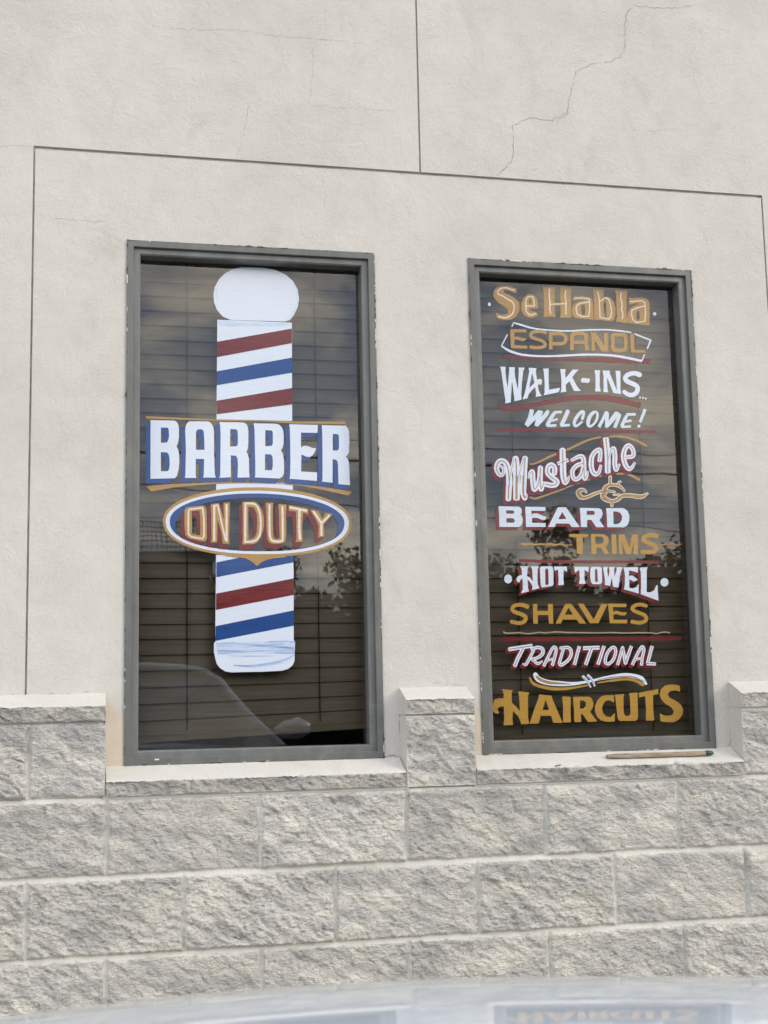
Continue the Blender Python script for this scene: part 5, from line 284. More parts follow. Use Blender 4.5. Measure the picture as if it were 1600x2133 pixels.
# ------------------------------------------------------------------ numpy gradient noise for the split block faces
_rng = np.random.default_rng(11); _perm = _rng.permutation(512).astype(np.int64); _ang = _rng.uniform(0, 2*np.pi, 512)
def pn(x, y, seed=0):
    xi, yi = np.floor(x).astype(np.int64), np.floor(y).astype(np.int64); xf, yf = x-xi, y-yi
    u, v = xf**3*(xf*(xf*6-15)+10), yf**3*(yf*(yf*6-15)+10)
    def g(i, j):
        a = _ang[_perm[(_perm[(xi+i+seed*37) & 511]+yi+j) & 511]]; return np.cos(a)*(xf-i)+np.sin(a)*(yf-j)
    a = g(0, 0)*(1-u)+g(1, 0)*u; b = g(0, 1)*(1-u)+g(1, 1)*u; return (a*(1-v)+b*v)*1.5
def sst(a, b, x): t = np.clip((x-a)/(b-a), 0, 1); return t*t*(3-2*t)
D = 0.0759                                   # how far the block wainscot stands out of the stucco
BX, BZ, BL, BH = 0.0812, 1.0043, 0.4064, 0.2032    # block bond: a joint's x, a bed joint's z, block length and height
def facets(x, y, seed):
    """fractured facets: every point takes the tilted plane of its nearest jittered cell centre"""
    xi, yi = np.floor(x).astype(np.int64), np.floor(y).astype(np.int64); best = np.full(np.shape(x), 9e9); out_ = np.zeros(np.shape(x))
    for i in (-1, 0, 1):
        for j in (-1, 0, 1):
            cx, cy = xi+i, yi+j; k = _perm[(_perm[(cx+seed*13) & 511]+cy) & 511]; k2 = _perm[(k*7+seed) & 511]; k3 = _perm[(k2*5+11) & 511]
            px, py = cx+.5+.45*np.cos(_ang[k]), cy+.5+.45*np.sin(_ang[k2]); d = (x-px)**2+(y-py)**2
            h = (x-px)*np.cos(_ang[k3])*.5+(y-py)*(np.sin(_ang[k3])*.45-.22)+(k2/511.0-.5)*.5
            c = d < best; best = np.where(c, d, best); out_ = np.where(c, h, out_)
    return out_
def rough(X, Z, amp=1.0):
    c, s = math.cos(R(33)), math.sin(R(33)); a, b = X*c-Z*s, X*s+Z*c        # flakes run down to the right
    wob = pn(X/.05, Z/.05, 9)*.012
    n1 = pn((a+wob)/.075, (b+wob)/.030, 1); n2 = pn((a+wob)/.030, b/.013, 2); c2, s2 = math.cos(R(12)), math.sin(R(12)); a3, b3 = X*c2-Z*s2, X*s2+Z*c2
    n3 = pn(a3/.017, b3/.0075, 3); n4 = pn(X/.0075, Z/.005, 4)
    f1 = facets((a+wob)/.029, (b+wob)/.0125, 31)*.029; f2 = facets(a3/.0135, b3/.0066, 57)*.0135; f3 = facets(X/.0075, Z/.0045, 83)*.0075
    return amp*(.0062*n1+.0022*n2+.0010*n3+.0006*n4+.0045*pn(X/.16, Z/.12, 5)+.17*f1+.29*f2+.24*f3)
def axis(lo, hi, dlo, dhi, fine, coarse):
    pts = [lo]
    while pts[-1] < hi-1e-9:
        p = pts[-1]; pts.append(min(hi, p+(fine if dlo <= p < dhi else coarse)))
    return np.array(pts)
class Grid:
    def __init__(s): s.v = []; s.f = []; s.m = []; s.t = []; s.n = 0
    def add(s, P, mi, flip=False, tone=.6):
        h, w_ = P.shape[:2]; idx = np.arange(h*w_).reshape(h, w_)+s.n
        q = np.stack([idx[:-1, :-1], idx[:-1, 1:], idx[1:, 1:], idx[1:, :-1]], -1).reshape(-1, 4)
        s.v.append(P.reshape(-1, 3)); s.t.append(np.broadcast_to(tone, (h, w_)).reshape(-1)); s.f.append(q[:, ::-1] if flip else q); s.m.append(np.broadcast_to(mi, (h-1, w_-1)).reshape(-1)); s.n += h*w_
    def build(s, name, mats, parent, label=None):
        V = np.concatenate(s.v); F = np.concatenate(s.f); Mi = np.concatenate(s.m).astype(np.int32)
        me = bpy.data.meshes.new(name); me.vertices.add(len(V)); me.vertices.foreach_set('co', V.ravel().astype(np.float32))
        me.loops.add(F.size); me.loops.foreach_set('vertex_index', F.ravel().astype(np.int32)); me.polygons.add(len(F))
        me.polygons.foreach_set('loop_start', np.arange(0, F.size, 4, dtype=np.int32)); me.polygons.foreach_set('material_index', Mi)
        me.polygons.foreach_set('use_smooth', np.ones(len(F), bool)); at = me.attributes.new('tone', 'FLOAT', 'POINT'); at.data.foreach_set('value', np.concatenate(s.t).astype(np.float32)); me.update(calc_edges=True); me.validate()
        return link(name, me, mats, parent, label)
def face(g, x0, x1, z0, z1, joints=None, top=None, ends=(0, 0), d=D, amp=1.0, edge=.006, mi=0, notch=()):
    """one rough block face; top=(y, z) adds the sloped smooth cap back to the stucco, ends add smooth returns"""
    xs = axis(x0, x1, -.30, 2.35, .0033, .03); zs = axis(z0, z1, .28, 1.4, .0033, .03); X, Z = np.meshgrid(xs, zs)
    ed = np.minimum(np.minimum(X-x0, x1-X), np.minimum(Z-z0, z1-Z)); mor = np.zeros_like(X)
    if joints:
        row = np.floor((BZ-Z)/BH+1e-6); fz = np.abs((Z-BZ)/BH-np.round((Z-BZ)/BH))*BH
        off = np.where(row % 2 == 0, 0.0, .5); t = (X-BX)/BL+off; fx = np.abs(t-np.round(t))*BL
        wv = .0026*pn(X/.05, Z/.05, 6)+.0022*pn(X/.014, Z/.014, 8)
        sz = ((Z-BZ)/BH-np.round((Z-BZ)/BH))*BH; rake = np.where(fz < fx, np.clip(-sz/.006, -1, 1)*.0060, 0)
        jd = np.minimum(fz-.0056, fx-.0030)+wv; mor = 1-sst(-.001, .0065, jd)
        bi = np.sin(np.round(t-.5)*12.9898+row*78.233)*43758.5453; bi = bi-np.floor(bi); b2 = bi*7.31-np.floor(bi*7.31); b3 = bi*3.77-np.floor(bi*3.77)
        u_ = (t-np.floor(t))-.5; v_ = (BZ-Z)/BH-row-.5; tilt = (bi-.5)*.007+u_*(b2-.5)*.014+v_*(b3-.5)*.012; SX, SZ, AM = X+bi*3.7, Z+b2*5.1, .75+.6*b3
    else: tilt = 0; bi = .35+.3*pn(X/.3, Z*0, 3); SX, SZ, AM = X, Z, 1.0
    e = sst(0, edge, ed) if edge else 1.0
    hgt = (1-mor)*(rough(SX, SZ, amp)*AM*e+tilt)+mor*(-.0105+(rake if joints else 0)+.0014*pn(X/.02, Z/.01, 7))
    for nx0, nz0, nw, nh, nd in notch: hgt = hgt-nd*np.exp(-((X-nx0)/nw)**2-((Z-nz0)/nh)**2)
    P = np.stack([X, -d-hgt, Z], -1)
    if top is not None:
        P[-1, :, 2] += .0022*pn(xs/.03, xs*0, 12)+.0022*pn(xs/.008, xs*0, 13)-.0012
        for nx0, nz0, nw, nh, nd in notch: P[-1, :, 2] -= nd*.45*np.exp(-((xs-nx0)/nw)**2)*(nz0 > (z0+z1)/2)
    mc = mor[:-1, :-1] > .62; g.add(P, np.where(mc, 1, mi), tone=bi)
    if top is not None:
        ty, tz = top; K = 7; T = np.empty((K, len(xs), 3)); fr = P[-1]
        for k in range(K):
            f = k/(K-1); f = f if k != 1 else .07; y0_, z0_ = (fr[:, 1], fr[:, 2]) if k == 0 else (-d-.0005+.0010*pn(xs/.09, xs*0, 15), z1-.0004+.0010*pn(xs/.07, xs*0, 16))
            T[k, :, 0] = xs; T[k, :, 1] = y0_*(1-f)+ty*f; T[k, :, 2] = z0_*(1-f)+(tz+.0012*pn(xs/.05, xs*0, 8))*f
        g.add(T, 2)
    for side, on in ((0, ends[0]), (-1, ends[1])):
        if on:
            K = 5; S = np.empty((len(zs), K, 3)); fr = P[:, side]; zt = top[1] if top is not None else None
            for k in range(K):
                f = k/(K-1); S[:, k, 0] = fr[:, 0]; S[:, k, 1] = fr[:, 1]*(1-f)+.002*f; S[:, k, 2] = fr[:, 2]
                if zt: S[-1, k, 2] = fr[-1, 2]*(1-f)+zt*f
            g.add(S, 2, flip=(side == 0))
    # underside back to the joint plane
    U = np.stack([P[0], np.stack([xs, np.full_like(xs, -d+.014), np.full_like(xs, z0)], -1)]); g.add(U, 0, flip=True)

# ------------------------------------------------------------------ the building
WZ0, WZ1 = 1.0873, 2.5684
WIN = {1: (0.1284, 0.8515), 2: (1.1437, 1.8719)}
building = empty('shop_building')
tag(building, 'cream stucco shop wall above a pale split block base with two sign painted windows', 'building')
XL, XR, ZT = -5.0, 9.0, 5.2
grx = [(-.133, .0055), (1.0010, .0055), (2.1345, .0055)]; GZ = 2.8294
def stucco_depth(x, z):
    for i in (1, 2):
        if WIN[i][0] < x < WIN[i][1] and WZ0 < z < WZ1: return .16
    if abs(z-GZ) < .0048 and grx[0][0]-.002 < x < grx[2][0]+.002: return .009
    for (gx, gw) in (grx[0], grx[2]):
        if abs(x-gx) < gw/2 and 1.2 < z < GZ-.004: return .009
    if abs(x-grx[1][0]) < grx[1][1]/2 and z > GZ: return .009
    return 0.0
xb = sorted({XL, XR, *[v for i in (1, 2) for v in WIN[i]], *[gx+s*gw/2 for gx, gw in grx for s in (-1, 1)], grx[0][0]-.002, grx[2][0]+.002})
zb = sorted({0, ZT, WZ0, WZ1, GZ-.0048, GZ+.0048, 1.2, GZ-.004, GZ})
mb = MB()
dep = [[stucco_depth((xb[i]+xb[i+1])/2, (zb[j]+zb[j+1])/2) for j in range(len(zb)-1)] for i in range(len(xb)-1)]
for i in range(len(xb)-1):
    for j in range(len(zb)-1):
        x0, x1, z0, z1, d = xb[i], xb[i+1], zb[j], zb[j+1], dep[i][j]
        if d < .1: mb.quad((x0, d, z0), (x1, d, z0), (x1, d, z1), (x0, d, z1), 1 if d > 0 else 0)
        if i+1 < len(xb)-1 and dep[i+1][j] != d: mb.quad((x1, d, z0), (x1, dep[i+1][j], z0), (x1, dep[i+1][j], z1), (x1, d, z1))
        if j+1 < len(zb)-1 and dep[i][j+1] != d: mb.quad((x0, d, z1), (x1, d, z1), (x1, dep[i][j+1], z1), (x0, dep[i][j+1], z1))
# the rest of the shell: back of this wall, side walls, rear wall, roof, floor
mb.quad((XL, 0, 0), (XL, 0, ZT), (XL, 7, ZT), (XL, 7, 0)); mb.quad((XR, 0, 0), (XR, 7, 0), (XR, 7, ZT), (XR, 0, ZT)); mb.quad((XL, 7, 0), (XL, 7, ZT), (XR, 7, ZT), (XR, 7, 0))
rb = MB(); rb.box(XL-.15, XR+.15, -.15, 7.15, ZT, ZT+.18); rb.build('roof', [M['concrete']], building, bevel=.01)
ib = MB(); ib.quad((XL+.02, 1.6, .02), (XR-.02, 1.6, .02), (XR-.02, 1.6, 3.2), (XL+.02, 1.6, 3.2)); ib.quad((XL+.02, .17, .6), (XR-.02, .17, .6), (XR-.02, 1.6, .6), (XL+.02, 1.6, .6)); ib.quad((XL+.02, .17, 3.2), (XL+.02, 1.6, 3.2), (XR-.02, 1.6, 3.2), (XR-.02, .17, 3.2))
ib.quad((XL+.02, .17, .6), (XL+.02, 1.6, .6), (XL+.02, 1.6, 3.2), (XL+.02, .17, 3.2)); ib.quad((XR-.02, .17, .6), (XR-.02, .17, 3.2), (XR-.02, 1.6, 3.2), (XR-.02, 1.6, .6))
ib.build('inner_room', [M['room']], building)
# hairline cracks in the render coat, ribbons a fraction of a millimetre proud of it
def crack_ribbon(mb, pts, w_):
    out = []
    for (a, b) in zip(pts[:-1], pts[1:]):
        n = max(2, int(math.dist(a, b)/.009))
        for k in range(n):
            f = k/n; out.append((a[0]+(b[0]-a[0])*f+random.gauss(0, .0019), a[1]+(b[1]-a[1])*f+random.gauss(0, .0019)))
    out.append(pts[-1])
    for i, (a, b) in enumerate(zip(out[:-1], out[1:])):
        if random.random() < .12: continue
        dx, dz = b[0]-a[0], b[1]-a[1]; l = math.hypot(dx, dz) or 1; h = w_*random.uniform(.35, 1.25)/2; nx, nz_ = -dz/l*h, dx/l*h
        mb.quad((a[0]+nx, -.0006, a[1]+nz_), (a[0]-nx, -.0006, a[1]-nz_), (b[0]-nx, -.0006, b[1]-nz_), (b[0]+nx, -.0006, b[1]+nz_))
for pts, w_ in CRACKS:
    cbm = MB(); crack_ribbon(cbm, pts, w_); n = len(mb.v); mb.v += cbm.v; mb.f += [tuple(n+i for i in f) for f in cbm.f]; mb.m += [2]*len(cbm.f)
# warm sky light painted as tan strips beside each window, right of the block returns
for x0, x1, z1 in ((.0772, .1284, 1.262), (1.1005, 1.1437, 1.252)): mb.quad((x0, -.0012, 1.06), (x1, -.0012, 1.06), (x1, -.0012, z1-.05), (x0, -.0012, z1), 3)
wall = mb.build('stucco_wall', [M['stucco'], M['groove'], M['crack'], M['warm_light_strip']], building)

g = Grid()
face(g, -2.2, 5.2, 0.0, BZ+.004, joints=True, edge=0)
BT, CT, ST = BZ+.004, BZ+BH-.001, 1.250
for x0, x1, e in ((-2.2, .0772, (0, 1)), (.9005, 1.1005, (1, 1)), (1.9245, 5.2, (1, 0))):
    face(g, x0, x1, BT+.0, CT-.003, joints=(x1-x0 > .5), ends=e, d=D-.001)
    face(g, x0, x1, CT+.0015, ST, ends=e, top=(.001, 1.2835), d=D+.002, amp=1.1, mi=3, edge=.002)
    xs = np.array([x0+.004, x1-.004]); U = np.array([[[x, -D+.007, z] for x in xs] for z in (CT-.010, CT+.006)]); g.add(U, 1)
    for xe, on in ((x0+.0015, e[0]), (x1-.0015, e[1])):
        if on: g.add(np.array([[[xe, y, z] for y in (-D+.002, 0)] for z in (CT-.014, CT+.014)]), 2, flip=(xe < (x0+x1)/2))
g.build('block_wainscot', [M['block'], M['mortar'], M['plaster'], M['cap']], building)
SN = {1: ((.302, 1.03, .0035, .05, .006), (.60, 1.05, .012, .006, .008)), 2: ((1.706, 1.045, .008, .012, .022), (1.742, 1.052, .03, .004, .012), (1.40, 1.05, .014, .006, .008), (1.64, 1.052, .01, .005, .009))}
for i, (x0, x1) in ((1, (.0795, .8975)), (2, (1.1035, 1.9225))):
    g = Grid(); face(g, x0, x1, BZ+.006, 1.0495, ends=(1, 1), top=(.002, 1.0885), d=D+.003, amp=1.15, mi=3, edge=.002, notch=SN[i]); U = np.array([[[x, -D+.006, z] for x in (x0-.008, x1+.008)] for z in (BZ-.002, BZ+.04)]); g.add(U, 1); s = g.build('window_sill', [M['block'], M['mortar'], M['plaster'], M['cap']], building)
# ------------------------------------------------------------------ windows
GY = .052
def ring(mb, x0, x1, z0, z1, w_, yf, yb, cham=.0):
    """a rectangular frame: front face at yf, returns to yb, inner edge chamfered"""
    o = [(x0, z0), (x1, z0), (x1, z1), (x0, z1)]; i = [(x0+w_, z0+w_), (x1-w_, z0+w_), (x1-w_, z1-w_), (x0+w_, z1-w_)]
    c = [(x0+w_-cham, z0+w_-cham), (x1-w_+cham, z0+w_-cham), (x1-w_+cham, z1-w_+cham), (x0+w_-cham, z1-w_+cham)]
    for k in range(4):
        n = (k+1) % 4
        mb.quad((*o[k][:1], yf, o[k][1]), (o[n][0], yf, o[n][1]), (c[n][0], yf, c[n][1]), (c[k][0], yf, c[k][1]))
        mb.quad((c[k][0], yf, c[k][1]), (c[n][0], yf, c[n][1]), (i[n][0], yf+cham, i[n][1]), (i[k][0], yf+cham, i[k][1]))
        mb.quad((i[k][0], yf+cham, i[k][1]), (i[n][0], yf+cham, i[n][1]), (i[n][0], yb, i[n][1]), (i[k][0], yb, i[k][1]))
        mb.quad((o[n][0], yf, o[n][1]), (o[k][0], yf, o[k][1]), (o[k][0], yb, o[k][1]), (o[n][0], yb, o[n][1]))
def ragged(mb, x0, x1, z0, z1, y, wmax, thr, seed, mi):
    cs = [(x0, z0), (x1, z0), (x1, z1), (x0, z1)]
    for k in range(4):
        a, b = cs[k], cs[(k+1) % 4]; n = int(math.dist(a, b)/.003); dx, dz = (b[0]-a[0])/n, (b[1]-a[1])/n; l = math.hypot(dx, dz); nx, nz_ = dz/l, -dx/l
        t = np.arange(n+1)*.003; q_ = pn(t/.07, t*0+k*7.3, seed)+.55*pn(t/.016, t*0+k*3.1, seed+1)+.3*pn(t/.006, t*0+k*5.7, seed+2)
        wds = np.clip((q_-thr)*1.6, 0, 1)*wmax
        for q in range(n):
            if wds[q]+wds[q+1] < .0003: continue
            p, r_ = (a[0]+dx*q, a[1]+dz*q), (a[0]+dx*(q+1), a[1]+dz*(q+1)); i_ = .0018
            mb.quad((p[0]-nx*i_, y, p[1]-nz_*i_), (p[0]+nx*wds[q], y+.0006, p[1]+nz_*wds[q]), (r_[0]+nx*wds[q+1], y+.0006, r_[1]+nz_*wds[q+1]), (r_[0]-nx*i_, y, r_[1]-nz_*i_), mi)
def decode(s):
    loops = []
    for part in s.split('|'):
        a = list(map(int, part.split())); x = y = 0; lp = []
        for k in range(0, len(a), 2): x += a[k]; y += a[k+1]; lp.append((x*1e-4, y*1e-4))
        loops.append(lp)
    return loops
def area(lp): return sum(a[0]*b[1]-b[0]*a[1] for a, b in zip(lp, lp[1:]+lp[:1]))/2
def inside(p, lp):
    c = False
    for a, b in zip(lp, lp[1:]+lp[:1]):
        if (a[1] > p[1]) != (b[1] > p[1]) and p[0] < (b[0]-a[0])*(p[1]-a[1])/(b[1]-a[1])+a[0]: c = not c
    return c
def painted(mb, loops, x0, z0, y, mi):
    depth = [sum(inside(l[0], k) for k in loops if k is not l) for l in loops]
    for l, d in zip(loops, depth):
        if d % 2: continue
        holes = [k for k, e in zip(loops, depth) if e == d+1 and inside(k[0], l)]
        polys = [[Vector((x, z, 0)) for x, z in p] for p in [l]+holes]; flat = [v for p in polys for v in p]; n = len(mb.v)
        mb.v += [(x0+v.x, y, z0+v.y) for v in flat]
        for t in tessellate_polygon(polys):
            a, b, c = (flat[i] for i in t)
            cr_ = (b.x-a.x)*(c.y-a.y)-(c.x-a.x)*(b.y-a.y)
            if abs(cr_) < 1e-12: continue
            mb.f.append(tuple(n+i for i in (t if cr_ > 0 else t[::-1]))); mb.m.append(mi)
PARTS = {   # key: (part name, first layer, label)
 'pole_top': ('painted_pole_stripes', 0, 'upper red white and blue stripes of the painted pole'), 'pole_bottom': ('painted_pole_stripes', 0, 'lower red white and blue stripes of the painted pole'),
 'pole_mid': ('painted_pole_stripes', 0, 'white sliver of the painted pole between BARBER and the oval'),
 'pole_globe': ('painted_globe', 0, 'white painted globe on the pole'), 'pole_cap': ('painted_pole_cap', 3, 'white and pale blue brushed cap at the foot of the pole'),
 'gold_bands': ('painted_band', 5, 'thin gold bands above and below BARBER'), 'BARBER': ('painted_lettering', 6, 'white BARBER lettering with blue shade'),
 'oval': ('painted_oval', 5, 'gold, white and blue oval ring with a point below'), 'ON_DUTY': ('painted_lettering', 8, 'gold ON DUTY lettering with cream inline and red shade'),
 'Se_Habla': ('painted_lettering', 0, 'gold Se Habla lettering with wavy cream inline'), 'ESPANOL': ('painted_lettering', 3, 'gold ESPANOL lettering'),
 'ribbon_frame': ('painted_ribbon', 0, 'white ribbon outline over a red bar'), 'WALK_INS': ('painted_lettering', 1, 'white WALK-INS lettering'), 'red_swoosh': ('painted_rule', 0, 'curved red rule under WALK-INS'),
 'WELCOME': ('painted_lettering', 1, 'white slanted WELCOME lettering over a red rule'), 'Mustache': ('painted_lettering', 1, 'white Mustache script with red shade'), 'gold_arcs': ('painted_arc', 0, 'gold arcs round Mustache'),
 'ampersand': ('painted_ampersand', 3, 'gold scrolled ampersand'), 'BEARD': ('painted_lettering', 3, 'white BEARD lettering with red shade'), 'TRIMS': ('painted_lettering', 1, 'gold TRIMS lettering'),
 'wavy_rule': ('painted_rule', 0, 'wavy gold rule beside TRIMS'), 'red_rule_mid': ('painted_rule', 0, 'red rule under TRIMS'), 'HOT_TOWEL': ('painted_lettering', 1, 'white HOT TOWEL lettering with red shade'),
 'dots': ('painted_dots', 3, 'two white dots beside HOT TOWEL'), 'SHAVES': ('painted_lettering', 1, 'gold SHAVES lettering'), 'cream_rule': ('painted_rule', 0, 'wavy cream rule under SHAVES'),
 'red_rule_low': ('painted_rule', 0, 'red rule above TRADITIONAL'), 'TRADITIONAL': ('painted_lettering', 1, 'white slanted TRADITIONAL lettering with red shade'), 'swash': ('painted_swash', 1, 'white and gold swash with a tied middle'),
 'HAIRCUTS': ('painted_lettering', 1, 'large gold HAIRCUTS lettering')}
for wi, lab in ((1, 'grey framed window with a red white and blue barber pole painted on its glass'), (2, 'grey framed window covered in gold and white hand painted lettering')):
    x0, x1 = WIN[wi]
    fm = MB(); ring(fm, x0-.001, x1+.001, WZ0-.001, WZ1+.001, .0195, -.0045, .05, .0015)
    ragged(fm, x0, x1, WZ0, WZ1, -.0050, .0040, .26, 20+wi, 2); ragged(fm, x0, x1, WZ0, WZ1, -.0056, .0034, .48, 40+wi, 1)
    if wi == 1: fm.box(.21, .222, -.0075, -.0047, WZ0+.012, WZ0+.0155, 3)
    window = fm.build('window', [M['frame'], M['sealant'], M['gap'], M['chip']], building, lab)
    sm = MB(); ring(sm, x0+.0185, x1-.0185, WZ0+.0185, WZ1-.0185, .0195, .0075, .06, .004)
    st = sm.build('glazing_stop', [M['stop']], window)
    gm = MB(); gm.quad((x0+.036, GY, WZ0+.036), (x1-.036, GY, WZ0+.036), (x1-.036, GY, WZ1-.036), (x0+.036, GY, WZ1-.036)); gm.build('glass_pane', [M['glass']], window)
    for key, (w_, layers) in LETTERS.items():
        if w_ != wi: continue
        nm, base, lb = PARTS[key]; mb = MB(); mats = []
        if key in ('gold_bands', 'dots', 'wavy_rule', 'gold_arcs', 'pole_mid'):
            for lp in decode(layers[0][1]):
                one = MB(); painted(one, [lp], x0, WLET[wi], GY-.0004-.0003*base, 0); one.build(nm, [M['p_'+layers[0][0]]], window, lb)
            continue
        for li, (c, s) in enumerate(layers):
            li2 = li if not (key in ('pole_top', 'pole_bottom') and c == 'blue') else li-1
            mats.append(M['p_'+c]); painted(mb, decode(s), x0, WLET[wi], GY-.0004-.0003*(base+li2), len(mats)-1)
        mb.build(nm, mats, window, lb)

# ------------------------------------------------------------------ blinds inside
def blind(wi, label, bottom, slant, gaps, cords):
    x0, x1 = WIN[wi]; x0 -= .012; x1 += .012; root = empty('window_blind', ((x0+x1)/2, .115, WZ1+.02)); tag(root, label, 'blind', 'brown slatted blinds behind the painted glass')
    cx, cz = (x0+x1)/2, WZ1+.02; hw = (x1-x0)/2; pitch = .0438; W = .0505; n = int((cz-.03-bottom)/pitch); mb = MB()
    def z_at(i): return -.035-i*pitch
    for i in range(n):
        sl = slant*max(0, (i-(n-7))/6)**1.5 if slant else 0; tilt = R(77+random.uniform(-2.2, 2.2)); dz = random.uniform(-.0012, .0012)
        if i in gaps: tilt = R(gaps[i][0]); dz = gaps[i][1]
        K = 4; a = []
        for k in range(K+1):
            f = k/K-.5; bow = .0022*(1-4*f*f); a.append((-math.cos(tilt)*f*W-math.sin(tilt)*bow, math.sin(tilt)*f*W*-1+math.cos(tilt)*bow))
        zc = z_at(i)+dz
        for k in range(K):
            (ya, za_), (yb, zb_) = a[k], a[k+1]; th = .0024
            for off, fl in ((0, False), (th, True)):
                q = [(-hw, ya+off, zc+za_-sl*.5), (hw, ya+off, zc+za_+sl*.5), (hw, yb+off, zc+zb_+sl*.5), (-hw, yb+off, zc+zb_-sl*.5)]; mb.quad(*(q if not fl else q[::-1]))
        for (yy, zz) in (a[0], a[-1]): mb.quad((-hw, yy, zc+zz-sl*.5), (hw, yy, zc+zz+sl*.5), (hw, yy+.0024, zc+zz+sl*.5), (-hw, yy+.0024, zc+zz-sl*.5))
    o = mb.build('slats', [M['slat']], root, smooth=False)
    hb = MB(); hb.box(-hw, hw, -.022, .03, -.022, .02); hb.build('head_rail', [M['slat']], root, bevel=.002)
    zb_ = z_at(n)+.012; rl = MB(); rl.prism((-hw, 0, zb_-slant*.5), (hw, 0, zb_+slant*.5), [(-.025, -.009), (.025, -.009), (.025, .009), (-.025, .009)]); rl.build('bottom_rail', [M['slat']], root, bevel=.002)
    for c in cords:
        cm = MB(); u = c-cx; pts = [(u, -.013-.002*math.sin(k*1.9), -.02+(zb_+.02+slant*u/(2*hw)-(-.02))*k/24) for k in range(25)]; cm.tube(pts, .0016, 5); cm.build('ladder_cord', [M['cord']], root)
blind(1, 'brown wood blind behind the barber pole window, its bottom rail hanging crooked', 1.150, .030, {11: (77, .002), 12: (77, .006), 13: (78, .0005), 14: (77, -.012), 15: (77, -.004)}, (.306, .688))
blind(2, 'brown wood blind behind the lettered window, hanging level', 1.086, 0, {12: (77, .005), 13: (78, .004), 14: (77, -.012), 15: (77, -.004)}, (1.30, 1.72))

# ------------------------------------------------------------------ the stick on the sill
def stick():
    root = empty('wooden_stick', (1.676, -.045, 1.0744), R(-.3)); tag(root, 'long weathered wooden stick with a dark teal tip lying on the right window sill', 'stick')
    mb = MB(); xs = [-.170, -.165, -.15, -.145, -.05, .05, .138]; hh = [.003, .0045, .0052, .0064, .0066, .0062, .0064]
    for (a, b, h0, h1) in zip(xs[:-1], xs[1:], hh[:-1], hh[1:]):
        sec0 = [(-.007, -h0), (.007, -h0), (.008, 0), (.007, h0), (-.007, h0), (-.008, 0)]; n = len(mb.v)
        mb.v += [(a, y, z) for y, z in sec0]+[(b, y, z*h1/h0) for y, z in sec0]
        for k in range(6): mb.f.append((n+k, n+(k+1) % 6, n+6+(k+1) % 6, n+6+k)); mb.m.append(0)
    n = len(mb.v); h0 = hh[0]; mb.v += [(xs[0], y, z) for y, z in [(-.007, -h0), (.007, -h0), (.008, 0), (.007, h0), (-.007, h0), (-.008, 0)]]; mb.f.append(tuple(range(n+5, n-1, -1))); mb.m.append(0)
    s = mb.build('shaft', [M['wood']], root, bevel=.001)
    t = MB(); t.tube([(.138, 0, 0), (.150, 0, .0003), (.160, 0, 0), (.166, 0, -.0008)], [.0079, .0078, .0062, .0018], 10); t.build('tip', [M['teal']], root, smooth=True)
stick()
lf = MB(); lf.prism((1.336, -.074, 1.0525), (1.352, -.068, 1.0555), [(-.006, -.0006), (.005, -.0006), (.007, .001), (-.004, .001)])
tag(lf.build('dry_leaf', [M['rubbish']]), 'small orange dry leaf on the front edge of the right window sill', 'leaf')

# ------------------------------------------------------------------ ground
gb = MB(); gb.quad((-300, -300, -.02), (300, -300, -.02), (300, 200, -.02), (-300, 200, -.02)); tag(gb.build('parking_lot', [M['asphalt']]), 'worn grey asphalt of the parking lot', kind='structure')
pv = MB(); pv.box(-8, 12, -1.55, -.06, -.1, .10); tag(pv.build('pavement', [M['concrete']], bevel=.02), 'concrete pavement with kerb along the wall', kind='structure')

